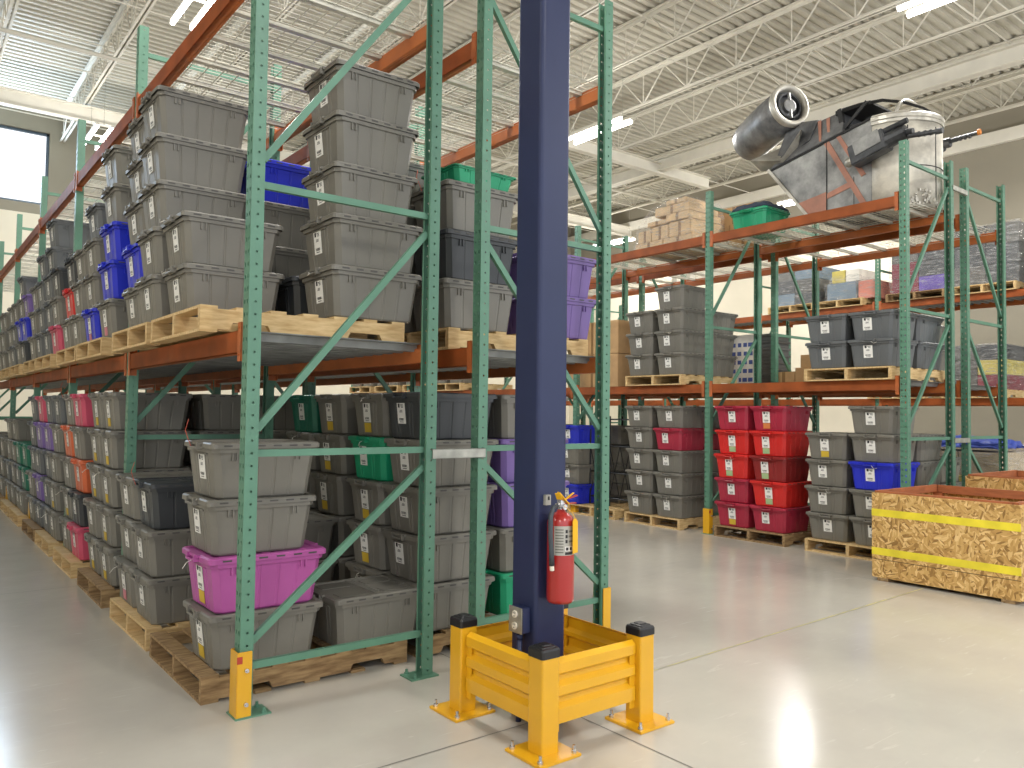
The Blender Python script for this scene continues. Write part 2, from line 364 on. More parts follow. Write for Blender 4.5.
def wire_deck(L, D):
    q = MB()
    n = int((L-.16)/.052)
    for k in range(n+1): y = .08 + k*(L-.16)/n; q.b2((0, y-.0022, .006), (D, y+.0022, .0105))
    m = 10
    for k in range(m+1): x = k*D/m; q.b2((x-.0025, .07, .001), (x+.0025, L-.07, .006))
    for k in (0, m): x = k*D/m; q.b2((x-.004, .07, -.03), (x+.004, L-.07, -.025))
    return q.mesh('wire_grid', [WIRE])
def chan_mesh(D):
    q = MB(); q.b2((0, -.022, -.03), (D, .022, -.002)); q.b2((0,-.03,-.006),(D,.03,-.001)); return q.mesh('deck_channel', [WIRE])
WDECK = wire_deck(BL, FD-.01); CHAN = chan_mesh(FD-.01)
def pan_deck(L, D):
    q = MB(); y = .07; prof = []
    while y < L-.12: prof += [(y, .02), (y+.05, .02), (y+.06, -.02), (y+.1, -.02), (y+.11, .02)]; y += .13
    v = []; f = []
    for i, (yy, zz) in enumerate(prof): v += [(0, yy, zz), (D, yy, zz), (D, yy, zz+.004), (0, yy, zz+.004)]
    for i in range(len(prof)-1):
        a = 4*i
        for k in range(4): f.append((a+k, a+(k+1)%4, a+4+(k+1)%4, a+4+k))
    f += [(0,1,2,3), tuple(len(v)-4+k for k in range(4))]
    q.add(v, f); q.b2((0,.06,.024),(D,L-.06,.026)); return q.mesh('pan_deck', [DECKM])
PDECK = pan_deck(BL, FD-.01)
def guard_mesh():
    q = MB(); q.b2((-.055, -.052, 0), (-.047, .052, .325)); q.b2((-.055, -.052, 0), (.02, -.044, .325)); q.b2((-.055, .044, 0), (.02, .052, .325))
    return q.mesh('post_guard', [YELLOW], bevel=.003)
GUARD = guard_mesh()
def bolt_mesh(r=.011, h=.014):
    q = MB(); q.tube([(0,0,0),(0,0,h)], r, 6); q.tube([(0,0,0),(0,0,h*1.9)], r*.55, 8); return q.mesh('bolt', [CHROME])
BOLT = bolt_mesh()
REDST = mat('red_sticker', 'b5402c', .5)
SPACER = MB().b2((-.0, -.05, -.028), (.38, -.043, .028)).b2((0, -.05, .024), (.38, -.02, .028)).b2((0,-.05,-.028),(.38,-.02,-.024)).mesh('row_spacer', [GALV])
GZ = (1.81, 3.755)
def rack(name, label, xf, y0, bays, flip, levels=(1.81, 3.755), decks=('pan','wire'), guards=(), spacers=(), L=BL):
    """xf: centre X of the aisle-side post; the frame runs from xf to xf+FD"""
    root = thing('pallet_rack', label, 'pallet rack', (xf, y0, 0))
    for k in range(bays + 1):
        fr = obj('upright_frame', None, root, (FD if flip else 0, k*L, 0), (0, 0, math.pi if flip else 0))
        obj('post', POST, fr); obj('post', POST, fr, (FD, 0, 0), (0, 0, math.pi))
        obj('foot_plate', FOOT, fr); obj('foot_plate', FOOT, fr, (FD, 0, 0), (0, 0, math.pi))
        for b in BH + BD: obj('brace', b, fr)
    for k in range(bays):
        for lv, z in enumerate(levels):
            for side in (0, 1):
                b = obj('beam', BEAM, root, (-HW-.004 if side == 0 else FD+HW+.004, k*L if side == 0 else (k+1)*L, z), (0, 0, 0 if side == 0 else math.pi))
                obj('connector', CONN, b, (0, HW-.0, 0)); obj('connector', CONN2, b, (0, L-HW, 0))
            if decks[lv] == 'wire':
                d = obj('wire_deck', WDECK, root, (.005, k*L, z+.117))
                for j in range(6): obj('deck_channel', CHAN, d, (0, .25 + j*(L-.5)/5, 0))
            elif decks[lv] == 'pan': obj('deck_panel', PDECK, root, (.005, k*L, z+.089))
    for (k, side) in guards:
        x = 0 if side == 0 else FD
        g = obj('post_guard', GUARD, root, (x, k*L, 0), (0, 0, 0 if side == 0 else math.pi)); g['label'] = 'yellow steel post guard'
        for z in (.07, .235): obj('guard_bolt', BOLT, g, (-.01, -.052, z), (math.pi/2, 0, 0))
        q2 = MB().b2((-.057, -.054, .27), (-.03, -.052, .305)); obj('warning_sticker', q2.mesh('warning_sticker', [REDST]), g)
    for (k, z) in spacers: 
        s = obj('row_spacer', SPACER, root, (FD+.01, k*L, z)); s['label'] = 'bare galvanised spacer bar'
    return root
Y0 = 3.95; LXF = 1.42; LX2 = 2.845; RXF = 8.31; RX2 = 9.77
r1 = rack('l1', 'green and orange pallet rack facing the left aisle, corner post with yellow guard in front', LXF, Y0, 6, False, guards=((0,0),(3,0),(4,0)), spacers=((0,1.275),(2,1.275),(1,3.2)))
r2 = rack('l2', 'green and orange pallet rack directly behind the navy column', LX2, Y0, 5, True, guards=((0,1),))
r3 = rack('r1', 'green and orange pallet rack across the aisle carrying the prop spacecraft', RXF, Y0, 5, False, guards=((1,0),(2,0),(3,0)), spacers=((0,1.275),(0,4.14)), decks=('pan','wire'))
r4 = rack('r2', 'green and orange pallet rack back to back behind the one with the red totes', RX2, Y0, 5, True)
r5 = rack('r3', 'farthest pallet rack, along the right wall, holding film-wrapped loads', 14.2, 4.72-BL, 6, False, levels=(1.75, 3.5), decks=('pan','pan'))

# ------------------------------------------------------------------ PALLETS
def pallet_mesh(mt):
    q = MB(); LX_, WY = 1.219, 1.016
    def stringer(yc):
        hw = .019; z0, z1 = .016, .124; n0, n1 = .152, .381
        prof = [(0,z0),(n0,z0),(n0+.02,z0+.038),(n1-.02,z0+.038),(n1,z0),(LX_-n1,z0),(LX_-n1+.02,z0+.038),(LX_-n0-.02,z0+.038),(LX_-n0,z0),(LX_,z0),(LX_,z1),(0,z1)]
        n = len(prof); v = [(x-LX_/2, yc-hw, z) for x, z in prof] + [(x-LX_/2, yc+hw, z) for x, z in prof]
        q.add(v, [(k, (k+1)%n, n+(k+1)%n, n+k) for k in range(n)])
        # side faces split into convex pieces
        for off in (0, n):
            idx = lambda *a: tuple(off+i for i in a)
            q.add([v[off+i] for i in range(n)], [(0,1,2,11),(3,4,5,6),(7,8,9,10),(2,3,6,7),(11,2,7,10)])
    for yc in (-WY/2+.019, 0, WY/2-.019): stringer(yc)
    for k in range(7): x = -LX_/2 + .045 + k*(LX_-.09)/6; q.b2((x-.045, -WY/2, .124), (x+.045, WY/2, .140))
    for k in range(5): x = -LX_/2 + .045 + k*(LX_-.09)/4; q.b2((x-.045, -WY/2, 0), (x+.045, WY/2, .016))
    return q.mesh('pallet', [mt])
PAL = {'n': pallet_mesh(PINE), 'o': pallet_mesh(OLDPINE)}
PZ = .140
def pallet(x, y, z, kind, where, rz=0):
    a = 'pale new' if kind == 'n' else 'worn brown'
    return tag(obj('pallet', PAL[kind], None, (x, y, z), (0, 0, rz + random.uniform(-.01, .01))), a + ' wooden pallet ' + where, 'pallet', 'wooden pallets')

# ------------------------------------------------------------------ TOTES
TL, TW, TH = .305, .252, .285     # half length of the rim (X), half width (Y), body height
def tote_meshes():
    # body outline with vertical grooves, lofted and tapered
    def ring(hx, hy, z, depth):
        pts = []; r = .03
        def side(p0, p1, nrm, cuts):
            p0, p1, nr = Vector(p0), Vector(p1), Vector(nrm)
            out = [p0]
            for c in cuts:
                for dt, dd in ((-.008, 0), (-.004, depth), (.004, depth), (.008, 0)):
                    L = (p1-p0).length; out.append(p0 + (p1-p0)*(c + dt/L) - nr*dd)
            out.append(p1); return out
        pts += side((hx-r, hy), (-hx+r, hy), (0,1), (.2, .4, .6, .8))
        pts += side((-hx, hy-r), (-hx, -hy+r), (-1,0), (.22, .32, .68, .78))
        pts += side((-hx+r, -hy), (hx-r, -hy), (0,-1), (.2, .4, .6, .8))
        pts += side((hx, -hy+r), (hx, hy-r), (1,0), (.22, .32, .68, .78))
        return [(p.x, p.y, z) for p in pts]
    q = MB()
    R = [ring(TL-.058, TW-.052, 0, .0), ring(TL-.050, TW-.044, .010, .003), ring(TL-.026, TW-.022, .225, .004), ring(TL-.024, TW-.020, .245, 0)]
    q.loft(R, 0, True, False)
    q.loft([ring(TL-.024, TW-.020, .245, 0), ring(TL-.014, TW-.010, .245, 0), ring(TL-.012, TW-.008, .268, 0), ring(TL-.02, TW-.016, .268, 0)], 0, False, True)
    for s in (-1, 1):                       # stacking ribs beneath the rim on the long sides
        for x in (-.19, -.165, .165, .19): q.b2((x-.004, s*(TW-.03), .205), (x+.004, s*(TW-.012), .246))
    for s in (-1, 1):                       # raised panel round the label place on the short sides
        q.b2((s*(TL-.03), -.105, .232), (s*(TL-.018), .105, .24))
    body = q.mesh('body', [TOTE['g'][1]])
    # lid: rounded slab with a raised rim, a split across the middle, slots along the edge
    q = MB(); h = [(-.004, .272), (0, .268), (0, .292), (-.008, .300), (-.03, .300), (-.036, .292)]
    q.loft([rrect(TL+dx, TW+dx, .03, z, 3) for dx, z in h], 0, False, True)
    for k in range(13):                     # interlocking teeth of the two lid leaves
        y = -.2 + k*.4/12; q.b2((-.022, y-.009, .290), (.022, y+.009, .2965))
    for s in (-1, 1):
        for x in (-.22, -.13, -.04, .05, .14, .22): q.b2((x-.022, s*TW-.0025, .279), (x+.022, s*TW+.0015, .287), 1)
    for y in (-.12, .12):
        q.b2((-.24, y-.05, .291), (-.05, y+.05, .295)); q.b2((.05, y-.05, .291), (.24, y+.05, .295))
    SLOT = mat('lid_slot', '4b4a46', .6)
    lid = q.mesh('lid', [TOTE['g'][1], SLOT])
    # handle: latch bracket on each short side
    q = MB()
    for y in (-.06, .06): q.b2((-TL-.022, y-.008, .262), (-TL+.012, y+.008, .298))
    q.tube([(-TL-.018, -.065, .268), (-TL-.018, .065, .268)], .007, 6)
    q.b2((-TL-.012, -.085, .285), (-TL+.01, .085, .300)); q.b2((-TL-.014, -.045, .258), (-TL-.002, .045, .268))
    handle = q.mesh('handle', [TOTE['g'][1]])
    # label plate: white paper with print, on the tapered short side
    def plate(z0, z1, hw, mi_ink=True, y_c=0):
        q = MB(); slope = (.050-.026)/(.225-.010)
        def X(z, e=0): return -(TL-.050 + (z-.010)*slope) - .003 - e
        q.add([(X(z0), y_c-hw, z0), (X(z0), y_c+hw, z0), (X(z1), y_c+hw, z1), (X(z1), y_c-hw, z1)], [(0,1,2,3)])
        q.add([(X(z0,-.002), y_c-hw, z0), (X(z0,-.002), y_c+hw, z0), (X(z1,-.002), y_c+hw, z1), (X(z1,-.002), y_c-hw, z1)], [(3,2,1,0)])
        if mi_ink:
            rnd = random.Random(3)
            def bar(y0, y1, za, zb): q.add([(X(za,.0012), y0, za), (X(za,.0012), y1, za), (X(zb,.0012), y1, zb), (X(zb,.0012), y0, zb)], [(0,1,2,3)], 1)
            bar(.012, .034, z1-.034, z1-.008)
            for k in range(3): bar(-.03, .006-k*.006, z1-.018-k*.008, z1-.014-k*.008)
            for k in range(3): bar(-.018, .014+.003*k, z1-.052-k*.006, z1-.049-k*.006)
            y = -.028
            while y < .028:
                w = rnd.choice((.0015, .003, .004)); bar(y, y+w, z0+.02, z0+.036); y += w + rnd.choice((.002, .003))
            bar(-.025, .025, z0+.009, z0+.013)
        return q
    label = plate(.098, .236, .050).mesh('shipping_label', [PAPER, INK])
    stick = plate(.028, .094, .046, False); 
    sticker = stick.mesh('sticker', [PAPER])
    q = MB(); q.tube([(-TL-.02, .03, .27), (-TL-.035, .035, .31), (-TL-.045, .06, .36), (-TL-.02, .09, .42)], .0022, 4); tie1 = q.mesh('zip_tie', [mat('tie_red', 'c0563f', .5)])
    q = MB(); q.tube([(-TL-.02, -.03, .27), (-TL-.05, -.05, .262), (-TL-.08, -.09, .24), (-TL-.09, -.13, .25)], .0022, 4); tie2 = q.mesh('zip_tie', [mat('tie_white', 'd9d6cc', .5)])
    return body, lid, handle, label, sticker, (tie1, tie2)
T_BODY, T_LID, T_HANDLE, T_LABEL, T_STICK, T_TIE = tote_meshes()
NT = 0
def tote(x, y, z, code, rz, text, group, simple=False, nolabel=False, tie=None, s=(1,1,1)):
    global NT; NT += 1
    col, m = TOTE[code[0]]
    st = code[1] if len(code) > 1 else None
    lab = (STK[st][0] + '-stickered ' if st else '') + col + ' tote, ' + text
    t = thing('storage_tote', lab, 'storage tote', (x, y, z), rz, group); t.scale = s
    obj('body', T_BODY, t, m=m); obj('lid', T_LID, t, m=m)
    obj('handle', T_HANDLE, t, m=m)
    if not simple: obj('handle', T_HANDLE, t, (0,0,0), (0,0,math.pi), m=m)
    if not nolabel:
        lb = obj('shipping_label', T_LABEL, t, (0, (0.03 if simple else random.uniform(-.01,.05)), 0)); 
        if st: sk = obj('sticker', T_STICK, lb, m=STK[st][1]); sk['label'] = STK[st][0] + ' paper sticker'
    if tie is not None: obj('zip_tie', T_TIE[tie], t)
    return t
STEP = .3005
def stack(x, y, z0, codes, where, group, rz=0, jit=.012, **kw):
    """codes from the bottom up; '-' leaves out a hidden layer"""
    codes = codes.split()
    for i, c in enumerate(codes):
        if c == '-': continue
        tie = None
        if not kw.get('simple') and random.random() < .28: tie = random.choice((0, 1)) if i == len(codes)-1 else 1
        k2 = {k: v for k, v in kw.items()}
        tote(x + random.uniform(-jit, jit), y + random.uniform(-.006, .006), z0 + .0005 + i*STEP*kw.get('s', (1,1,1))[2], c, rz + random.uniform(-.012, .012),
             ORD[i+1] + ' up, ' + where, group, tie=tie, **k2)
AX = 1.62    # aisle-side tote column of the left rack
IX = 2.27    # inner column
SL = (.50, 1.02, 1.63, 2.15)
def slot(i, up=False):
    b_, k = divmod(i, 4)
    o = (.43, .95, 1.74, 2.25) if b_ == 1 and not up else (.45, 1.20, 1.74, 2.25) if b_ == 1 else (.50, 1.02, 1.55, 2.12) if up and b_ == 0 else SL
    return Y0 + b_*BL + o[k]
FZ = PZ + .001; UZ = 1.81 + .089 + .027 + PZ
# ---- left rack, floor
PX = 1.895
floorA = ['gy m gy gy'.replace('gy m gy gy', 'gy my g g'), '', 'g g k', 'gp g g',            # bay 1
          'gy gy gy gy gy', 'gy g gy gy gy', 'p k o g p', 'g gy g o g',                       # bay 2
          'g gy g g h', 'h h h v h', 'h v h v p', 'g g h h h',                                # bay 3
          'g t t', 'g h t', 'g g g g', 'g h g g',                                               # bay 4
          'g g g', 'g g', 'g g g', 'g g g', 'g g', 'g g g', 'g g', 'g g']
n = 0
for i, cs in enumerate(floorA):
    if not cs: continue
    n += 1; yy = slot(i)
    if i == 0:
        for j_, (c_, dx_, sx_) in enumerate((('gy', .02, 1.05), ('my', .015, 1.08), ('g', -.015, 1.0), ('g', -.01, 1.0))):
            tote(AX + dx_, yy + (.0, -.01, .01, 0)[j_], FZ + .0005 + j_*STEP, c_, (.0, .01, -.008, .012)[j_], ORD[j_+1] + ' up, front stack beside corner guard, left rack floor',
                 'totes on the left rack floor pallets', tie=(None, 1, None, 0)[j_], s=(sx_, 1, 1))
        continue
    near = ' aisle stack from corner guard, left rack floor'
    w = ORD[n] + near
    sh = -.0 if i not in (6, 8, 9) else .0
    stack(AX + (0.0 if i != 3 else -.02) + (-.03 if i in (2,) else 0), yy, FZ, cs, w, 'totes on the left rack floor pallets', simple=i > 11)
for k in range(12):
    yy = Y0 + (k//2)*BL + ((.69, 2.0) if k//2 == 1 else (.76, 1.89))[k%2]
    pallet(PX, yy, 0.0, 'o' if k in (0,) or k % 3 == 2 else 'n', 'on the floor under left rack, ' + ORD[k+1] + ' from corner guard')
stack(IX+.05, Y0+SL[0]-.02, FZ, 'g', 'alone in the inner place by the magenta tote, left floor', 'totes on the left rack floor pallets', rz=math.pi, jit=0, nolabel=True)
stack(IX+.02, Y0+SL[2], FZ, 'g g', 'inner stack behind the lone low grey tote, left floor', 'totes on the left rack floor pallets', rz=math.pi)
stack(IX+.02, Y0+SL[3], FZ, 'g h', 'inner stack nearest second frame, left floor', 'totes on the left rack floor pallets', rz=math.pi)
for j, cs in ((0, 'g g g g g'), (1, 'g g g g g')):
    stack(IX+.02, Y0+BL+(.43,.95)[j], FZ, cs, ('nearer' if j == 0 else 'farther') + ' inner stack, second bay, left rack floor', 'totes on the left rack floor pallets', rz=math.pi, nolabel=True, simple=True)
# ---- left rack, deck
upA = ['', 'g g', 'g g g g g', 'g b g g g', 'gp b b g g', 'bp g g h', 'g g g', 'g r k', 'p g k',
       'h h h h h', 'h h h h', 'g g g', 'k b v', 'g b g h', 'h h g', 'g g g', 'g g g', 'g g g', 'g h', 'g g']
n = 0
for i, cs in enumerate(upA):
    if not cs: continue
    n += 1; yy = slot(i, True)
    dx = 0
    stack(1.585 + (-.03 if i == 2 else 0), yy, UZ, cs, ORD[n] + ' aisle stack from near frame, left rack deck', 'totes on the left rack deck pallets', simple=i > 10)
for k in range(10):
    yy = Y0 + (k//2)*BL + (.78, 1.89)[k%2]
    pallet(1.85, yy, UZ-PZ, 'n', 'on the left rack deck, ' + ORD[k+1] + ' from near frame')
for i, c in enumerate('g g g g g'.split()):
    tote(2.24 + (.02 if i < 2 else -.0), Y0+SL[0]-.02, UZ+.0005+i*STEP, c, random.uniform(-.02,.02), ORD[i+1] + ' up, tall inner stack framed by near end frame, left deck', 'totes on the left rack deck pallets', tie=1 if i == 0 else None, s=(1,1,1) if i < 2 else (.93, 1, 1))
stack(IX-.02, Y0+SL[1], UZ, 'k', 'low inner place behind the tall lone stack, left deck', 'totes on the left rack deck pallets', rz=math.pi, nolabel=True)
stack(IX-.05, Y0+SL[2], UZ, 'g g g b', 'inner stack topped by the blue tote, left deck', 'totes on the left rack deck pallets', rz=math.pi, nolabel=True)
stack(IX-.02, Y0+SL[3], UZ, 'g g g', 'inner stack nearest second frame, left deck', 'totes on the left rack deck pallets', rz=math.pi, nolabel=True)
# ---- rear left rack (behind the navy column)
B1, B2 = 2.88, 3.52; U1 = 3.07
lowB = ['g g g g k', 'gy gy gy gy gy', 'gy gy gy gy gy', 'gy gy gy gy ty'.replace('ty','t'), 'g g g g g', 'g g g g t', 'g g g g g', 'g g g g g']
gB = 'totes on the rear left rack floor pallets'
for i, cs in enumerate(lowB):
    stack(B1, Y0+(i//4)*BL+SL[i%4], FZ, cs if i != 1 else 'gy gy gy n gy', ORD[i+1] + ' left-hand stack from navy column, rear left rack floor', gB)
for i, cs in enumerate(['n g v v g', 'g g g g g', 'g g k g g']):
    stack(B2, Y0+SL[i], FZ, cs, ORD[i+1] + ' right-hand stack from navy column, rear left rack floor', gB, rz=math.pi)
for k in range(4): pallet(3.20, Y0+(k//2)*BL+(.76,1.89)[k%2], 0, 'o', 'on the floor under rear left rack, ' + ORD[k+1] + ' from column')
for k in range(4): pallet(3.40, Y0+(k//2)*BL+(.78,1.89)[k%2], UZ-PZ, 'n', 'on the rear left rack deck, ' + ORD[k+1] + ' from column')
gB = 'totes on the rear left rack deck pallets'
for i, cs in enumerate(['g k g', 'g g g g', 'g g g g', 'g g g g']):
    stack((U1, 2.80, U1, U1)[i], Y0+SL[i]+.03, UZ, cs, ORD[i+1] + ' left-hand stack from navy column, rear left deck', gB, s=(1,1,1.07) if i == 0 else (1,1,1))
tote(U1+.01, Y0+SL[0], UZ+3*STEP*1.07, 'n', 0, 'small and shallow, atop the grey and black stack', gB, nolabel=True, s=(.86,.86,.38))
for i, cs in enumerate(['v v', 'k k', 'g g']):
    stack(3.79, Y0+SL[i], UZ, cs, ORD[i+1] + ' right-hand stack from navy column, rear left deck', gB, rz=math.pi)
# ---- right rack, floor
RA = 8.52; RI = 9.15; RPX = 8.83
RS = (.335, .86, 1.60, 2.125, 3.15, 3.68, 4.3, 4.82, 5.6, 6.1)
gR = 'totes on the right rack floor pallets'
RF = [('g g b g g', 'stack nearest the OSB crate, right rack floor'), ('g g g gy', 'stack just left of the one holding blue, right rack floor'),
      ('c rn dn rn co', 'right-hand red stack, right rack floor'), ('cy c rn rn c', 'left-hand red stack, right rack floor'),
      ('g g g c g', 'grey stack with one crimson tote, right rack floor'), ('g g g g g', 'all-grey stack beyond yellow guard, right rack floor')]
for i, (cs, w) in enumerate(RF):
    stack(RA, Y0+RS[i], FZ, cs, w, gR)
for i, cs, w in ((0, 'g g g g', 'nearest inner stack'), (1, 'g g g', 'second inner stack'), (2, 'c c r c c', 'inner red stack, nearer'), (3, 'c d c c r', 'inner red stack, farther'), (4, 'g g g c g', 'inner stack beyond the guard, nearer'), (5, 'g g g g g', 'inner stack beyond the guard, farther')):
    if i in (1, 3): cs = cs if i == 1 else 'c c c c c'
    if i in (2, 3, 5): continue
    stack(RI, Y0+RS[i], FZ, cs, w + ', right rack floor', gR, rz=math.pi)
for k, (yy, kd) in enumerate(((.60, 'n'), (1.86, 'o'), (3.42, 'n'), (4.62, 'n'), (5.85, 'n'))): pallet(RPX, Y0+yy, 0, kd, 'on the floor under right rack, ' + ORD[k+1] + ' from OSB crate')
gR = 'totes on the right rack deck pallets'
for i, cs, w, xx in ((0, 'h h', 'right-hand front pair under the prop spacecraft', RA), (1, 'h h', 'left-hand front pair under the prop spacecraft', RA),
                     (4, 'g g g g', 'taller stack left of the second frame', RA), (5, 'g g g', 'shorter stack left of the second frame', RA)):
    stack(xx, Y0+RS[i], UZ, cs, w + ', right rack deck', gR)
for i, cs, w in ((0, 'h h', 'inner right pair'), (1, 'h h', 'inner left pair'), (4, 'g g g', 'inner stack, left of the second frame')):
    stack(RI, Y0+RS[i], UZ, cs, w + ', right rack deck', gR, rz=math.pi)
for k, yy in enumerate((.60, 3.42)): pallet(RPX, Y0+yy, UZ-PZ, 'n', ('under the slate totes' if k == 0 else 'under grey totes left of second frame') + ', right rack deck')
for k, (yy, cs) in enumerate(((8.6, 'g g'), (9.7, 'g g'), (10.9, 'g g'), (12.1, 'g g g'))):
    pallet(RPX, Y0+yy, UZ-PZ, 'n', 'on right rack deck, ' + ORD[k+1] + ' beyond the large cartons')
    for j in (0, 1): stack(RA, Y0+yy-.26+.52*j, UZ, cs, ('right' if j == 0 else 'left') + ' half, ' + ORD[k+1] + ' deck pallet past large cartons', gR, simple=True)
# totes behind in the second right rack
gR2 = 'totes on the back right rack'
stack(10.15, 4.5, FZ, 'g g g', 'stack behind the near frame, back right rack floor', gR2)
stack(10.15, 5.2, FZ, 'g g', 'shorter stack behind the blue tote, back right rack floor', gR2)
for k in range(2): pallet(10.35, 4.75+k*1.15, 0, 'o', 'on the floor under the back right rack, ' + ('nearer' if k == 0 else 'farther'))
stack(10.15, 4.62, UZ, 'g g', 'stack seen through the near frame, back right rack deck', gR2)

# ------------------------------------------------------------------ NAVY COLUMN with its fittings
q = MB(); CX, CY, CS = 2.605, 3.09, .099
q.loft([rrect(CS, CS, .022, z, 4) for z in (0, 8.2)], 0, True, True)
tag(obj('steel_column', q.mesh('steel_column', [NAVY]), None, (CX, CY, 0)), 'navy blue square steel roof column inside the yellow barrier', 'column')
for p in COL.objects['steel_column.002'].data.polygons if 'steel_column.002' in COL.objects else []: pass
# outlet box with conduit on the column's left face
OB = mat('outlet_cover', 'b9b7ac', .35, .7, .08, 20); ivory = mat('socket_ivory', 'e8e2d0', .5)
t = thing('outlet_box', 'navy outlet box with steel double socket plate on the navy column', 'outlet', (CX-CS, CY-.01, .50))
q = MB(); q.b2((-.052, -.05, -.062), (0, .05, .062)); obj('box', q.mesh('box', [NAVY], bevel=.004), t)
q = MB(); q.b2((-.057, -.052, -.064), (-.052, .052, .064)); 
pl = obj('cover_plate', q.mesh('cover_plate', [OB], bevel=.002), t)
q = MB(); q.tube([(-.056, .0, 0), (-.0635, .0, 0)], .018, 16); sock = q.mesh('socket', [ivory])
for z in (-.028, .028): 
    s = obj('socket', sock, pl, (0, 0, z))
    q = MB(); q.b2((-.065, -.008, .003), (-.063, -.005, .012)); q.b2((-.065, .005, .003), (-.063, .008, .012)); q.tube([(-.063,0,-.008),(-.065,0,-.008)], .003, 8)
    s2 = obj('socket_slots', q.mesh('socket_slots', [INK]), pl, (0, 0, z))
q = MB(); q.tube([(-.028, .0, -.075), (-.028, .0, -.52)], .0135, 12); q.tube([(-.028,0,-.075),(-.028,0,-.1)], .019, 8); obj('conduit', q.mesh('conduit', [NAVY], True), t)

# fire extinguisher
RED = mat('extinguisher_red', 'a92320', .28, 0, .03, 3, coat=.5); HOSE = mat('hose_rubber', '3e454b', .5); SILV = mat('label_silver', 'b4b2a8', .4, .3, .05, 12)
t = thing('fire_extinguisher', 'red fire extinguisher with grey hose and yellow tag hung on the navy column', 'fire extinguisher', (2.592, CY-CS-.082, .602))
q = MB(); prof = [(0, .0), (.058, .0), (.065, .008), (.067, .02), (.067, .378), (.065, .395), (.055, .415), (.038, .43), (.022, .438), (.02, .45), (0, .45)]
ns = 28
q.loft([[(max(r, .0005)*math.cos(2*math.pi*k/ns), max(r, .0005)*math.sin(2*math.pi*k/ns), z) for k in range(ns)] for r, z in prof]); cyl = obj('cylinder', q.mesh('cylinder', [RED], True), t)
q = MB(); a0, a1 = math.radians(200), math.radians(315); n = 20
def arc(q, r, a0, a1, z0, z1, n, mi=0):
    v = []; 
    for k in range(n+1): a = a0+(a1-a0)*k/n; v += [(r*math.cos(a), r*math.sin(a), z0), (r*math.cos(a), r*math.sin(a), z1)]
    q.add(v, [(2*k, 2*k+2, 2*k+3, 2*k+1) for k in range(n)], mi)
arc(q, .0678, a0, a1, .235, .375, n)
for k in range(9): arc(q, .0683, math.radians(206), math.radians(240), .247+k*.0135, .253+k*.0135, 6, 1)
for k in range(3): arc(q, .0683, math.radians(248), math.radians(258), .342-k*.024, .358-k*.024, 3, 2); arc(q, .0683, math.radians(262), math.radians(285), .345-k*.024, .355-k*.024, 5, 1)
arc(q, .0683, math.radians(247), math.radians(300), .256, .278, 8, 3); arc(q, .0686, math.radians(250), math.radians(262), .259, .274, 4, 2); arc(q, .0686, math.radians(268), math.radians(280), .259, .274, 4, 2)
arc(q, .0683, math.radians(247), math.radians(300), .238, .251, 8, 2)
lb = obj('instruction_label', q.mesh('instruction_label', [SILV, mat('label_print_grey', '77766e', .6), INK, PAPER]), cyl); lb['label'] = 'silver instruction label with black pictograms'
q = MB(); q.tube([(0,0,.448), (0,0,.482)], .017, 12); q.tube([(-.0,0,.468), (-.04,-.01,.472)], .009, 8); q.b2((-.014,-.014,.475), (.014,.014,.495)); q.tube([(0,-.017,.462),(0,-.032,.462)], .014, 14)
obj('valve', q.mesh('valve', [CHROME]), t)
q = MB(); q.bar((-.01, 0, .49), (.085, -.02, .515), .02, .006); q.bar((-.01, 0, .478), (.08, -.018, .478), .018, .006); lv = obj('lever', q.mesh('lever', [RED]), t)
q = MB(); q.tube([(-.035,-.012,.47), (-.068,-.02,.465), (-.092,-.03,.42), (-.097,-.035,.34), (-.09,-.035,.25), (-.082,-.03,.19)], [.010,.011,.012,.012,.012,.014], 10); hs = obj('hose', q.mesh('hose', [HOSE], True), t)
q = MB(); q.tube([(-.082,-.03,.192), (-.08,-.03,.165)], .011, 10); nz = obj('nozzle', q.mesh('nozzle', [ivory]), hs)
YT = mat('tag_yellow', 'f0b61c', .5)
q = MB(); n = 5
q.add([(.018,-.076,.245),(.068,-.058,.245),(.068,-.056,.395),(.056,-.054,.41),(.030,-.068,.41),(.018,-.074,.395)], [(0,1,2,3,4,5)]); q.add([(.018,-.074,.245),(.068,-.056,.245),(.068,-.054,.395),(.056,-.052,.41),(.030,-.066,.41),(.018,-.072,.395)], [(5,4,3,2,1,0)])
q.tube([(.05,-.071,.395), (.035,-.05,.44), (.01,-.02,.47)], .0015, 4)
tg = obj('inspection_tag', q.mesh('inspection_tag', [YT]), t, (-.018, -.012, 0)); tg['label'] = 'yellow inspection tag'
q = MB(); q.bar((-.03,-.015,.535), (.03,-.02,.475), .02, .004); q.bar((-.04,-.02,.53), (-.02,-.012,.50), .03, .004); q.bar((.01,-.02,.50),(.055,-.03,.53),.014,.004)
sl = obj('safety_seal', q.mesh('safety_seal', [YT]), t); sl['label'] = 'yellow pull-pin seal'
q = MB(); q.b2((-.045,.062,.465), (-.012,.081,.515)); q.b2((-.032,.060,.49), (-.022,.062,.508), 1); obj('wall_bracket', q.mesh('wall_bracket', [SILV, INK]), t)

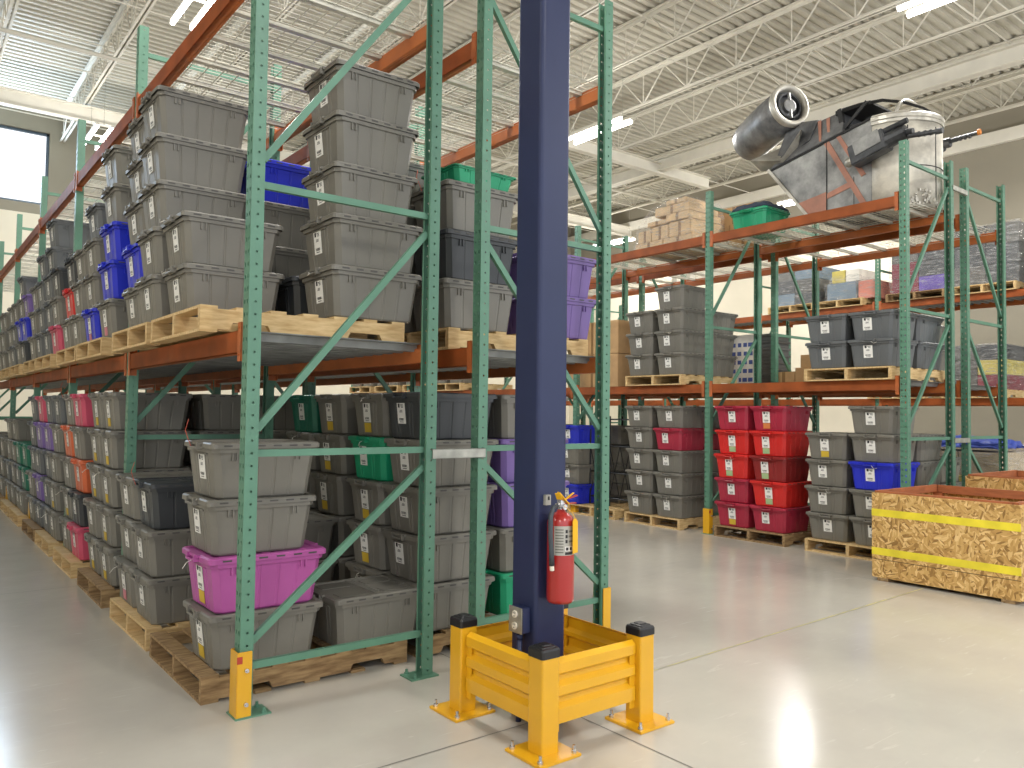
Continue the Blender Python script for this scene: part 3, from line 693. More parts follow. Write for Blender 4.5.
# ------------------------------------------------------------------ YELLOW BARRIER round the column
BX0, BX1, BY0, BY1 = 2.335, 2.963, 2.725, 3.36
bar_root = thing('column_barrier', 'yellow steel guard barrier with black-capped corner posts bolted round the navy column', 'column guard', ((BX0+BX1)/2, (BY0+BY1)/2, 0), 0)
ox, oy = (BX0+BX1)/2, (BY0+BY1)/2
q = MB(); q.loft([rrect(.05, .05, .008, z, 2) for z in (.012, .44)]); bp = q.mesh('barrier_post', [YELLOW])
q = MB(); q.b2((-.122,-.122,0), (.122,.122,.013)); bpl = q.mesh('base_plate', [YELLOW], bevel=.002)
q = MB(); q.loft([rrect(.054-i, .054-i, .012, z, 3) for i, z in ((0,.432),(0,.464),(.004,.473),(.014,.476),(.016,.480),(.028,.482),(.03,.486),(.04,.486))]); bcap = q.mesh('post_cap', [BLACKP])
q = MB(); q.tube([(0,0,0),(0,0,.012)], .013, 6); q.tube([(0,0,.01),(0,0,.034)], .007, 8); anch = q.mesh('anchor_bolt', [CHROME])
for sx in (-1, 1):
    for sy in (-1, 1):
        px, py = sx*(BX1-BX0)/2, sy*(BY1-BY0)/2
        p = obj('barrier_post', bp, bar_root, (px, py, 0))
        c = obj('post_cap', bcap, p); c['label'] = 'black rubber post cap'
        b_ = obj('base_plate', bpl, p, (0, 0, 0), (0, 0, math.radians(0)))
        for ax in (-.098, .098):
            for ay in (-.098, .098): obj('anchor_bolt', anch, p, (ax, ay, .013))
def rail_mesh(L):
    # corrugated (three-ridge) rail, profile in (out, z), extruded along local X; 'out' = -Y
    z0 = .11; H = .30
    prof = [(.0, z0+H), (-.022, z0+H-.02), (-.022, z0+H-.065), (.002, z0+H-.085), (.002, z0+H-.105), (-.022, z0+H-.125), (-.022, z0+H-.165), (.002, z0+H-.185), (.002, z0+H-.205), (-.022, z0+H-.225), (-.022, z0+.01), (-.0, z0-.0)]
    q = MB(); v = []; n = len(prof)
    for (sgn, off) in ((0, 0), (0, .004)):
        for o_, z in prof: v += [(-L/2, o_+off, z), (L/2, o_+off, z)]
    f = []
    for k in range(n-1): f.append((2*k, 2*k+1, 2*k+3, 2*k+2)); f.append((2*n+2*k, 2*n+2*k+2, 2*n+2*k+3, 2*n+2*k+1))
    for k in range(n-1):
        for e in (0, 1): f.append((2*k+e, 2*k+2+e, 2*n+2*k+2+e, 2*n+2*k+e))
    f += [(0, 1, 2*n+1, 2*n), (2*n-2, 2*n-1, 4*n-1, 4*n-2)]
    q.add(v, f)
    for s in (-1, 1): q.b2((s*L/2, -.02, z0-.03), (s*(L/2-.055), .006, z0+H+.0)) if False else None
    return q.mesh('rail', [YELLOW])
rl = rail_mesh(BX1-BX0-.11)
q = MB(); q.b2((-.02, -.004, -.16), (.02, .004, .16)); flange = q.mesh('rail_flange', [YELLOW], bevel=.001)
for (dx, dy, rz) in ((0, -(BY1-BY0)/2, 0), (0, (BY1-BY0)/2, math.pi), (-(BX1-BX0)/2, 0, -math.pi/2), ((BX1-BX0)/2, 0, math.pi/2)):
    r = obj('rail', rl, bar_root, (dx, dy, 0), (0, 0, rz))
    for s in (-1, 1): obj('rail_flange', flange, r, (s*((BX1-BX0)/2-.065), -.008, .24))

# ------------------------------------------------------------------ OSB crates
def osb_material():
    m = bpy.data.materials.new('osb_board'); m.use_nodes = True; nt = m.node_tree; b = nt.nodes['Principled BSDF']; L = nt.links
    tc = nt.nodes.new('ShaderNodeTexCoord'); 
    nn = nt.nodes.new('ShaderNodeTexNoise'); nn.inputs['Scale'].default_value = 6; L.new(tc.outputs['Object'], nn.inputs['Vector'])
    mixv = nt.nodes.new('ShaderNodeMixRGB'); mixv.inputs[0].default_value = .035; L.new(tc.outputs['Object'], mixv.inputs[1]); L.new(nn.outputs['Color'], mixv.inputs[2])
    # three layers of elongated chips, each layer turned another way in the board's plane
    cols = []
    for rot in (.35, -.75, 1.4):
        mp = nt.nodes.new('ShaderNodeMapping'); mp.inputs['Rotation'].default_value = (rot, 0, rot); L.new(mixv.outputs[0], mp.inputs[0])
        m2 = nt.nodes.new('ShaderNodeMapping'); m2.inputs['Scale'].default_value = (12, 9, 42); L.new(mp.outputs[0], m2.inputs[0])
        v = nt.nodes.new('ShaderNodeTexVoronoi'); v.inputs['Scale'].default_value = 1.5; L.new(m2.outputs[0], v.inputs['Vector']); cols.append(v.outputs['Color'])
    pick = nt.nodes.new('ShaderNodeTexVoronoi'); pick.inputs['Scale'].default_value = 22; L.new(mixv.outputs[0], pick.inputs['Vector'])
    sp_ = nt.nodes.new('ShaderNodeSeparateColor'); L.new(pick.outputs['Color'], sp_.inputs[0])
    g1 = nt.nodes.new('ShaderNodeMath'); g1.operation = 'GREATER_THAN'; g1.inputs[1].default_value = .5; L.new(sp_.outputs[0], g1.inputs[0])
    g2 = nt.nodes.new('ShaderNodeMath'); g2.operation = 'GREATER_THAN'; g2.inputs[1].default_value = .6; L.new(sp_.outputs[1], g2.inputs[0])
    ma = nt.nodes.new('ShaderNodeMixRGB'); L.new(g1.outputs[0], ma.inputs[0]); L.new(cols[0], ma.inputs[1]); L.new(cols[1], ma.inputs[2])
    mx = nt.nodes.new('ShaderNodeMixRGB'); L.new(g2.outputs[0], mx.inputs[0]); L.new(ma.outputs[0], mx.inputs[1]); L.new(cols[2], mx.inputs[2])
    sc_ = nt.nodes.new('ShaderNodeSeparateColor'); L.new(mx.outputs[0], sc_.inputs[0])
    r = nt.nodes.new('ShaderNodeValToRGB'); e = r.color_ramp.elements; e[0].position = .0; e[0].color = lin('84602e'); e[1].position = 1; e[1].color = lin('e6c486')
    k = r.color_ramp.elements.new(.35); k.color = lin('bb9150'); k = r.color_ramp.elements.new(.7); k.color = lin('cba463')
    mx = sc_
    L.new(mx.outputs[0], r.inputs[0]); L.new(r.outputs[0], b.inputs['Base Color']); b.inputs['Roughness'].default_value = .7
    return m
OSB = osb_material(); REDW = mat('reddish_lumber', 'a8633c', .7, 0, .12, 8, stretch=(1,1,6)); TAPEY = mat('yellow_tape', 'ecd93a', .45)
def crate(x0, x1, y0, y1, h, label, bands=True, rz=0):
    t = thing('plywood_crate', label, 'crate', ((x0+x1)/2, (y0+y1)/2, 0), rz)
    X, Y = (x1-x0)/2, (y1-y0)/2; th = .018
    for nm, a, b_ in (('side_panel', (-X, -Y, .03), (-X+th, Y, h)), ('side_panel', (X-th, -Y, .03), (X, Y, h)), ('side_panel', (-X+th, -Y, .03), (X-th, -Y+th, h)), ('side_panel', (-X+th, Y-th, .03), (X-th, Y, h)), ('bottom_panel', (-X+th, -Y+th, .05), (X-th, Y-th, .08))):
        obj(nm, MB().b2(a, b_).mesh(nm, [OSB]), t)
    q = MB()
    for s in (-1, 1): q.b2((-X+th, s*(Y-th-.001), h-.05), (X-th, s*(Y-th-.04), h+.02)); q.b2((s*(X-th), -Y+th+.045, h-.06), (s*(X-th-.04), Y-th-.045, h+.018))
    for s in (-1, 1):
        for r_ in (-1, 1): q.b2((s*(X-th), r_*(Y-th), .08), (s*(X-th-.04), r_*(Y-th-.09), h-.05))
    fr = obj('lumber_frame', q.mesh('lumber_frame', [REDW]), t); fr['label'] = 'reddish lumber top frame'
    obj('skid', MB().b2((-X, -Y+.05, 0), (X, -Y+.15, .03)).b2((-X, Y-.15, 0), (X, Y-.05, .03)).mesh('skid', [OLDPINE]), t)
    if bands:
        for z in (.632, .272):
            q = MB(); q.b2((-X-.002, -Y-.002, z-.033), (-X, Y+.002, z+.033)); o = obj('tape_band', q.mesh('tape_band', [TAPEY]), t); o['label'] = 'bright yellow tape band'
        o = obj('groove', MB().b2((-X-.001, -Y, .195), (-X+.001, Y, .201)).mesh('groove', [mat('dark_gap', '5a4428', .8)]), t)
    return t
crate(7.30, 8.58, 2.54, 3.79, .815, 'open OSB crate with two yellow tape bands on the floor at the right edge')
crate(8.75, 10.0, 2.30, 3.55, .93, 'second open OSB crate standing behind the yellow-banded one', False)

# ------------------------------------------------------------------ wrapped loads, cartons
film = bpy.data.materials.new('stretch_film'); film.use_nodes = True; nt = film.node_tree
b = nt.nodes['Principled BSDF']; b.inputs['Roughness'].default_value = .18; b.inputs['Base Color'].default_value = (.9,.9,.9,1)
tc = nt.nodes.new('ShaderNodeTexCoord'); mp = nt.nodes.new('ShaderNodeMapping'); mp.inputs['Scale'].default_value = (1.5,1.5,9); mp.inputs['Rotation'].default_value = (.5,.3,0)
n_ = nt.nodes.new('ShaderNodeTexNoise'); n_.inputs['Scale'].default_value = 4; n_.inputs['Detail'].default_value = 5; n_.inputs['Distortion'].default_value = 1.2
nt.links.new(tc.outputs['Object'], mp.inputs[0]); nt.links.new(mp.outputs[0], n_.inputs['Vector'])
bp_ = nt.nodes.new('ShaderNodeBump'); bp_.inputs['Strength'].default_value = 1; bp_.inputs['Distance'].default_value = .08; nt.links.new(n_.outputs['Fac'], bp_.inputs['Height']); nt.links.new(bp_.outputs[0], b.inputs['Normal'])
rp = nt.nodes.new('ShaderNodeMapRange'); rp.inputs[1].default_value = .45; rp.inputs[2].default_value = .75; rp.inputs[3].default_value = .06; rp.inputs[4].default_value = .45
nt.links.new(n_.outputs['Fac'], rp.inputs[0]); nt.links.new(rp.outputs[0], b.inputs['Alpha'])
def grid_box(hx, hy, h, amp=.02, seg=8, topin=.0, seed=1):
    rnd = random.Random(seed); q = MB(); rings = []
    def per(hx, hy): 
        pts = []
        for (ax, ay, bx, by) in ((-1,-1,1,-1),(1,-1,1,1),(1,1,-1,1),(-1,1,-1,-1)):
            for k in range(seg): t_ = k/seg; pts.append((hx*(ax+(bx-ax)*t_), hy*(ay+(by-ay)*t_)))
        return pts
    for i in range(7):
        z = h*i/6; s = 1 - topin*(i/6)**2
        rings.append([(x*s+rnd.uniform(-amp,amp), y*s+rnd.uniform(-amp,amp), z+(rnd.uniform(-amp,amp) if i else 0)) for x, y in per(hx, hy)])
    rings.append([(x*.5+rnd.uniform(-amp,amp), y*.5+rnd.uniform(-amp,amp), h+rnd.uniform(0,amp*2)) for x, y in per(hx*(1-topin), hy*(1-topin))])
    q.loft(rings); return q
def cartons(t, layout, m, name='carton', bev=.004):
    for i, (a, b_) in enumerate(layout):
        mm = m[i % len(m)] if isinstance(m, list) else m
        q = MB(); q.b2(a, b_); o = obj(name, q.mesh(name, [mm], bevel=bev), t)
        cy = (a[1]+b_[1])/2
        q = MB(); q.b2((a[0]-.001, cy-.025, a[2]+.004), (a[0]+.001, cy+.025, b_[2]-.004)); q.b2((a[0]+.01, cy-.025, b_[2]), (b_[0]-.01, cy+.025, b_[2]+.001)) if mm in (CARD, CARDK) else None
        if mm in (CARD, CARDK): obj('packing_tape', q.mesh('packing_tape', [TAPE]), o)
def load(x, y, z, hx, hy, h, mats, label, seed=1, nz=3, ny=2, pal=True, palk='n', topin=0, where='', kind='wrapped load'):
    if pal: pallet(x, y, z, palk, where); z += PZ + .002
    t = thing('wrapped_load', label, kind, (x, y, z))
    rnd = random.Random(seed); lay = []
    for k in range(nz):
        for j in range(ny):
            s = 1 - topin*(k/nz)**2; y0 = -hy*s + 2*hy*s*j/ny; y1 = -hy*s + 2*hy*s*(j+1)/ny - .01
            lay.append(((-hx*s+rnd.uniform(0,.02), y0+.002, h*k/nz+.001), (hx*s-rnd.uniform(0,.02), y1, h*(k+1)/nz-.004)))
    cartons(t, lay, mats)
    f = obj('stretch_film', grid_box(hx+.025, hy+.025, h+.01, .014, 8, topin*.8, seed).mesh('stretch_film', [film]), t); f['label'] = 'clear wrinkled stretch film'
    return t
DG = mat('wrapped_charcoal', '4a4c4e', .5); BG_ = mat('wrapped_bluegrey', '6f8393', .5); SAL = mat('wrapped_salmon', 'd07f6a', .5); PUR = mat('wrapped_violet', '6650a8', .5)
MAR = mat('wrapped_maroon', '7d2637', .5); TANB = mat('tan_goods', 'b7a88e', .7); YLW = mat('yellow_goods', 'c9ba62', .6); WHT = mat('white_goods', 'e4e0d6', .6); MG = mat('mid_grey_goods', '5f5e5a', .5)
# shrink-wrapped pale cartons, top of right rack
TZ = 3.755+.117+.012
t = thing('carton_stack', 'tall film-wrapped heap of pale brown cartons on top of the right rack', 'cartons', (9.0, 7.52, TZ))
t.scale = (.8, .93, .9)
lay = [((-.5,-.58,0),(.45,0,.17)), ((-.5,.01,0),(.45,.58,.17)), ((-.48,-.52,.175),(.45,-.1,.42)), ((-.48,-.09,.175),(.45,.25,.40)), ((-.46,.26,.175),(.45,.55,.38)),
       ((-.5,-.5,.425),(.4,-.05,.55)), ((-.46,-.04,.425),(.4,.36,.5)), ((-.46,-.48,.555),(.35,.2,.70)), ((-.46,-.42,.705),(.3,-.02,.78))]
cartons(t, lay, [CARDK], 'carton', .012)
q = MB(); rnd = random.Random(5)
for i, (z, hx, ya, yb) in enumerate(((0,.52,-.6,.6),(.18,.52,-.6,.6),(.42,.5,-.54,.57),(.56,.5,-.52,.4),(.70,.49,-.5,.24),(.79,.47,-.44,.0))):
    pass
rings = []
for (z, hx, ya, yb) in ((0,.52,-.6,.6),(.18,.52,-.6,.6),(.2,.51,-.55,.58),(.42,.5,-.54,.57),(.56,.51,-.52,.4),(.71,.49,-.5,.24),(.79,.47,-.44,.0)):
    pts = []
    for k in range(28):
        u = k/28*4; e = int(u); f_ = u-e
        c_ = [(-hx,ya),(hx*.9,ya),(hx*.9,yb),(-hx,yb)]; a_, b_ = c_[e], c_[(e+1)%4]
        pts.append((a_[0]+(b_[0]-a_[0])*f_+rnd.uniform(-.012,.012), a_[1]+(b_[1]-a_[1])*f_+rnd.uniform(-.012,.012), z+.005+rnd.uniform(-.01,.01)*(z>0)))
    rings.append(pts)
q.loft(rings); obj('stretch_film', q.mesh('stretch_film', [film]), t)
t = thing('carton_stack', 'brown cartons beside the frame post, left of green tote, on top of right rack', 'cartons', (9.75, 7.0, TZ))
cartons(t, [((-.3,-.45,0),(.3,0,.4)), ((-.3,.01,0),(.3,.45,.4)), ((-.28,-.4,.405),(.3,.3,.66))], [CARD])
q = MB()
for k, z in ((0,.22),(1,.25),(2,.28)): q.b2((-.303, -.36, z), (-.3005, -.12+.03*k, z+.018))
obj('printed_lines', q.mesh('printed_lines', [mat('carton_print_blue','3c4a6e',.6)]), t)
tote(8.9, 6.12, TZ, 'n', 0, 'topped by dark cloth, alone on top of the right rack', 'totes on the top of the right rack', nolabel=True, s=(.95,1.12,1.05))
q = grid_box(.26, .26, .08, .012, 6, .3, 9); tag(obj('folded_cloth', q.mesh('folded_cloth', [mat('dark_blue_cloth','3c4656',.9,0,.1,5,.3,20)], True), None, (8.9, 6.12, TZ+.305*1.05+.004)), 'dark blue-grey folded cloth lying on the bright green tote', 'cloth')
# far rack loads (upper level) and lower level
Z3 = 3.5+.089+.027; Z3b = 1.75+.089+.027
load(14.72, 9.0, Z3, .45, .48, .78, [DG, BG_, MG], 'film-wrapped charcoal load left of the blue and salmon one, far rack', 3, 3, 2, where='under the charcoal load on the far rack')
load(14.72, 8.0, Z3, .45, .30, .35, [BG_], 'film-wrapped blue-grey load on the far rack beside salmon one', 4, 1, 1, where='under the blue-grey load on the far rack')
load(14.72, 7.5, Z3+PZ+.003, .45, .17, .34, [SAL], 'small film-wrapped salmon pink load on the far rack', 5, 1, 1, pal=False)
t = load(14.72, 7.95, Z3+PZ+.36, .40, .28, .24, [WHT, YLW], 'white and yellow film-wrapped bundle atop the blue-grey load', 6, 1, 2, pal=False, topin=.4)
load(14.72, 6.55, Z3, .45, .48, .84, [PUR, MAR, DG, MAR, DG, MG], 'film-wrapped violet and maroon load on the far rack', 7, 3, 2, palk='o', where='under the violet and maroon load on the far rack')
load(14.72, 5.45, Z3, .45, .5, 1.0, [DG, MG, DG], 'tall film-wrapped dark load on the far rack seen through the near frame', 8, 3, 2, where='under the tall dark load on the far rack')
load(14.72, 4.2, Z3, .45, .42, .85, [DG, DG, MG], 'film-wrapped dark load on the far rack at the right edge', 9, 3, 2, where='under the dark load at the right edge')
load(14.72, 5.6, Z3b, .45, .45, .75, [MAR, MG, YLW, MG, DG, MG], 'film-wrapped load with yellow and maroon packs, lower deck of far rack', 10, 3, 2, where='on the lower deck of the far rack, right one')
load(14.72, 6.9, Z3b, .45, .48, .60, [MG, MG, DG], 'film-wrapped grey load, lower deck of far rack beside the yellow pack load', 12, 2, 2, where='on the lower deck of the far rack, left one')
# things on floor near far rack's right end
load(11.55, 4.6, 0, .45, .5, .95, [TANB, TANB, YLW, WHT], 'pale yellow and tan film-wrapped load on floor behind the near end frames', 13, 3, 2, where='on the floor behind the near end frames')
q = grid_box(.42, .5, .1, .03, 8, .2, 19); tag(obj('blue_tarp', q.mesh('blue_tarp', [mat('blue_tarp','31479c',.5,0,.1,6,.5,9)], True), None, (11.55, 4.6, PZ+1.0)), 'crumpled blue tarpaulin lying on the tan floor load', 'tarpaulin')
load(13.1, 4.0, 0, .45, .6, 1.0, [WHT, TANB, YLW, TANB], 'tan and white film-wrapped load on floor at the right edge', 14, 3, 2, where='on the floor at the right edge')
# middle of the right rack: goods on the back row deck
t = thing('printed_carton', 'white carton with blue lettering stripes on the back right deck', 'carton', (10.2, 7.15, UZ-PZ+.002))
cartons(t, [((-.25,-.22,0),(.25,.22,.8))], [WHT])
q = MB(); rnd = random.Random(2)
for k in range(5):
    for j in range(4): 
        y = -.19 + j*.1; q.b2((-.2525, y, .1+k*.13), (-.2505, y+rnd.uniform(.04,.08), .16+k*.13))
obj('printed_stripes', q.mesh('printed_stripes', [mat('print_blue','4a5c9a',.6)]), t)
t = thing('tray_stack', 'stack of grey plastic trays right of the blue-printed white carton', 'trays', (10.2, 6.78, UZ-PZ+.002))
for k in range(8): obj('tray', MB().b2((-.2,-.13,k*.1),(.2,.13,k*.1+.06)).b2((-.22,-.15,k*.1+.06),(.22,.15,k*.1+.095)).mesh('tray', [MG], bevel=.004), t)
t = thing('carton_stack', 'low brown cartons at the back between the two frames of the right rack deck', 'cartons', (10.1, 6.25, UZ-PZ+.002))
cartons(t, [((-.25,-.55,0),(.3,-.05,.27)), ((-.25,-.04,0),(.3,.3,.22)), ((-.2,-.5,.275),(.3,-.1,.45))], [CARD])
q = grid_box(.3, .42, .26, .03, 8, .25, 23); tag(obj('paper_sack', q.mesh('paper_sack', [mat('kraft_sack','c5a987',.75,0,.06,4,.4,10)], True), None, (9.95, 5.55, UZ-PZ+.002)), 'slumped tan paper sack on the deck beside the slate totes', 'sack')
for k in range(2): 
    t = thing('carton', 'large brown carton with blue tape on right rack deck, ' + ('upper' if k else 'lower') + ' of two', 'carton', (8.85, 8.75, UZ-PZ+.002+k*.5))
    cartons(t, [((-.45,-.55,0),(.4,.55,.495))], [CARD]); q = MB(); q.b2((-.453,-.35,.2),(-.4505,-.2,.3)); obj('blue_mark', q.mesh('blue_mark', [mat('print_navy','28365f',.6)]), t)
# cartons beyond, second right rack deck far bay
t = thing('carton_stack', 'wall of brown cartons on back right rack deck, beyond the large cartons', 'cartons', (10.3, 9.6, UZ-PZ+.002))
cartons(t, [((-.4,-.8+.55*j,.42*k),(.4,-.27+.55*j,.42*k+.41)) for k in range(2) for j in range(3)], [CARD])
# floor under the right rack's second bay: wire cart frame with blue totes
t = thing('wire_cart', 'black wire frame cart with shelves on the pallet left of the grey stacks', 'cart', (8.85, Y0+4.5, PZ+.002))
q = MB()
for x in (-.35,.35):
    for y in (-.42,.0,.42): q.tube([(x,y,0),(x,y,1.35)], .014, 6)
for z in (.12,.5,.9,1.3):
    for x in (-.35,.35): q.tube([(x,-.42,z),(x,.42,z)], .01, 6)
    for y in (-.42,.0,.42): q.tube([(-.35,y,z),(.35,y,z)], .01, 6)
obj('frame', q.mesh('frame', [mat('black_metal','222426',.4,.3)]), t)
q = MB()
for z in (.12,.5,.9):
    for k in range(9): y = -.4+k*.1; q.tube([(-.35,y,z+.012),(.35,y,z+.012)], .004, 4)
for x in (-.352,): 
    for k in range(4): q.tube([(x,-.42+.21*k,.12),(x,-.21+.21*k,.9)], .006, 4); q.tube([(x,-.42+.21*k,.9),(x,-.21+.21*k,.12)], .006, 4)
obj('wire_mesh', q.mesh('wire_mesh', [mat('black_metal','222426')]), t)
gX = 'totes past the wire cart'
tote(8.5, Y0+5.15, FZ, 'b', 0, 'on a pallet beyond the black wire cart', gX)
stack(8.5, Y0+5.15, FZ+STEP, 'g g', 'grey pair between two blue totes beyond the wire cart', gX)
tote(8.5, Y0+5.15, FZ+STEP*3, 'b', 0, 'topmost beyond the black wire cart', gX)
stack(8.5, Y0+5.75, FZ, 'g g g g', 'grey stack farthest along the right rack floor', gX)
stack(9.15, Y0+4.9, FZ, 'g g g g', 'grey stack behind the black wire cart', gX, rz=math.pi)

# ------------------------------------------------------------------ PROP SPACECRAFT on top of the right rack
def weathered(name, base, dark, rough=.45, metal=.55, stripes=False):
    m = bpy.data.materials.new(name); m.use_nodes = True; nt = m.node_tree; b = nt.nodes['Principled BSDF']; L = nt.links
    tc = nt.nodes.new('ShaderNodeTexCoord'); n = nt.nodes.new('ShaderNodeTexNoise'); n.inputs['Scale'].default_value = 3.2; n.inputs['Detail'].default_value = 8; n.inputs['Roughness'].default_value = .62
    L.new(tc.outputs['Object'], n.inputs['Vector']); r = nt.nodes.new('ShaderNodeValToRGB'); r.color_ramp.elements[0].position = .32; r.color_ramp.elements[1].position = .66
    r.color_ramp.elements[0].color = lin(dark); r.color_ramp.elements[1].color = lin(base); L.new(n.outputs['Fac'], r.inputs[0]); L.new(r.outputs[0], b.inputs['Base Color'])
    b.inputs['Roughness'].default_value = rough; b.inputs['Metallic'].default_value = metal; return m
HULL = weathered('hull_metal', 'a5a5a2', '5c5d5e'); HULLD = weathered('hull_metal_dark', '8c8d8e', '4b4c4f', .42, .4); NOSE = weathered('nose_metal', 'e0dacb', '9a958a', .5, .1); RIM = weathered('rim_metal', 'cfcbc0', '8f8b80', .4, .4)
GUNM = weathered('gun_metal', '5e6063', '2c2d30', .4, .5); STRIPE = weathered('faded_orange_stripe', 'b98069', '8a6558', .6, .1); BLK = mat('matte_black','141414',.6)
sp = thing('prop_spacecraft', 'weathered grey metal prop spacecraft with engine pod, lying on top of right rack', 'prop spacecraft', (9.27, 4.725, TZ))
sp.scale = (1.03, 1.03, 1.085)
def L3(x, y, z): return (x-9.0, y-4.6, z-TZ)
# lower hull: silhouette (Y,Z) extruded over X 8.5..9.55
sil = [(4.41, 3.90), (5.12, 3.90), (5.42, 4.28), (5.72, 4.62), (4.41, 4.90)]
q = MB(); n = len(sil)
v = [L3(8.50, y, z) for y, z in sil] + [L3(9.50, y, z) for y, z in sil]
q.add(v, [(k, (k+1)%n, n+(k+1)%n, n+k) for k in range(n)] + [tuple(range(n)), tuple(range(n, 2*n))])
hull = obj('hull', q.mesh('hull', [HULL], bevel=.006), sp)
# panel seams + trim along the raked edge + stripes (thin plates)
q = MB(); q.bar(L3(8.497, 4.95, 3.90), L3(8.497, 4.95, 4.76), .008, .014); q.bar(L3(8.495, 4.41, 4.88), L3(8.495, 5.72, 4.60), .02, .02)
q.bar(L3(8.497, 4.62, 3.9), L3(8.497, 4.62, 4.3), .004, .006)
obj('panel_seam', q.mesh('panel_seam', [BLK]), hull)
q = MB(); q.bar(L3(8.50, 5.13, 3.90), L3(8.50, 5.73, 4.62), .04, .035); o = obj('edge_trim', q.mesh('edge_trim', [RIM]), hull)
def flat(pts, m, name, par, x=8.492):
    q = MB(); n = len(pts); v = [L3(x, y, z) for y, z in pts] + [L3(8.5, y, z) for y, z in pts]
    q.add(v, [tuple(range(n)), tuple(range(n, 2*n))] + [(k, (k+1)%n, n+(k+1)%n, n+k) for k in range(n)]); return obj(name, q.mesh(name, [m]), par)
o = flat([(4.92, 4.76), (4.985, 4.745), (4.50, 3.92), (4.43, 3.92)], STRIPE, 'painted_stripe', hull); o['label'] = 'faded orange painted stripe'
o = flat([(4.73, 4.70), (4.79, 4.70), (4.33, 3.92), (4.27, 3.92)][:4], STRIPE, 'painted_stripe', hull) if False else flat([(4.78, 4.79), (4.83, 4.78), (4.53, 4.28), (4.48, 4.30)], STRIPE, 'painted_stripe', hull); o['label'] = 'faded orange painted stripe'
o = flat([(4.955, 3.90), (5.11, 3.90), (5.32, 4.14), (4.955, 4.20)], STRIPE, 'painted_patch', hull); o['label'] = 'faded orange painted patch'
o = flat([(4.69, 4.25), (4.945, 4.18), (4.945, 4.12), (4.66, 4.19)], STRIPE, 'painted_stripe', hull)
# upper hull
q = MB(); v = []
lo = [(5.72, 4.62), (4.75, 4.83)]; hi = [(5.32, 5.06), (4.84, 5.12)]
v = [L3(8.50, *lo[0]), L3(8.50, *lo[1]), L3(8.66, *hi[1]), L3(8.66, *hi[0]), L3(9.50, *lo[0]), L3(9.50, *lo[1]), L3(9.34, *hi[1]), L3(9.34, *hi[0])]
q.add(v, [(0,1,2,3),(4,7,6,5),(0,4,5,1),(3,2,6,7),(0,3,7,4),(1,5,6,2)]); up_ = obj('upper_hull', q.mesh('upper_hull', [HULLD], bevel=.005), sp)
for yy in (5.02, 5.13):
    q = MB(); q.add([L3(8.512, yy-.08, 4.77), L3(8.512, yy-.025-.08, 4.78), L3(8.64, yy-.03, 5.08), L3(8.64, yy+.015, 5.07)], [(0,1,2,3)]); q.add([L3(8.506, yy-.08, 4.77), L3(8.506, yy-.025-.08, 4.78), L3(8.634, yy-.03, 5.085), L3(8.634, yy+.015, 5.075)], [(3,2,1,0)])
    o = obj('painted_stripe', q.mesh('painted_stripe', [STRIPE]), up_)
# rounded nose drum
def half(r, z0, z1, n=20, cx=9.0, cy=4.41):
    pts = [(cx + r*math.cos(math.pi + math.pi*k/n), cy + r*math.sin(math.pi + math.pi*k/n)) for k in range(n+1)]
    return [[L3(x, y, z) for x, y in pts] for z in (z0, z1)]
q = MB(); q.loft(half(.50, 3.90, 4.80)); nose = obj('nose', q.mesh('nose', [NOSE]), sp)
for p in nose.data.polygons: p.use_smooth = len(p.vertices) == 4
q = MB(); q.loft(half(.515, 4.80, 4.83) + half(.525, 4.84, 4.875) + half(.50, 4.90, 4.905)); obj('nose_rim', q.mesh('nose_rim', [RIM]), nose)
q = MB(); a = math.radians(222)
for ang in (222, 262): 
    a = math.radians(ang); x, y = 9+.502*math.cos(a), 4.41+.502*math.sin(a); q.bar(L3(x, y, 3.9), L3(x, y, 4.75), .008, .008)
q.tube([L3(9+.503*math.cos(math.radians(t_)), 4.41+.503*math.sin(math.radians(t_)), 4.33) for t_ in range(222, 300, 8)], .005, 4)
obj('panel_seam', q.mesh('panel_seam', [BLK]), nose)
q = MB(); rnd = random.Random(11)
for k in range(46):
    a = math.radians(rnd.uniform(224, 262)); rr = .505; z = 3.92 + rnd.random()*.17*math.sin((math.degrees(a)-222)/42*math.pi); x, y = 9+rr*math.cos(a), 4.41+rr*math.sin(a)
    q.box(L3(x, y, z), (.016+rnd.random()*.014, .016+rnd.random()*.014, .012+rnd.random()*.02), 0, rnd.random()*3)
obj('exposed_workings', q.mesh('exposed_workings', [RIM]), nose)
# cockpit: black rail, hoop and interior
q = MB()
rail = [(8.62, 4.86, 5.10), (8.64, 4.62, 5.12), (8.68, 4.38, 5.11), (8.76, 4.18, 5.05), (8.88, 4.02, 4.97), (9.0, 3.94, 4.90)]
q.tube([L3(*p) for p in rail], [.03,.022,.018,.016,.014,.014], 6)
q.tube([L3(18.0-x, y, z) for x, y, z in rail], [.03,.022,.018,.016,.014,.014], 6)
q.add([L3(8.61,4.88,5.13), L3(8.64,4.5,5.135), L3(9.36,4.5,5.135), L3(9.39,4.88,5.13), L3(8.61,4.88,5.08), L3(8.64,4.5,5.11), L3(9.36,4.5,5.11), L3(9.39,4.88,5.08)], [(0,1,2,3),(4,7,6,5),(0,4,5,1),(1,5,6,2),(2,6,7,3),(3,7,4,0)]); q.bar(L3(8.62, 4.88, 5.10), L3(9.38, 4.88, 5.10), .06, .05); q.bar(L3(8.54,4.74,4.88), L3(8.6,4.52,5.12), .03,.03)
for s in (8.60, 9.40): q.bar(L3(s, 4.80, 4.86), L3(s, 4.84, 5.12), .05, .05)
cp = obj('cockpit_frame', q.mesh('cockpit_frame', [BLK]), sp); cp['label'] = 'black cockpit frame'
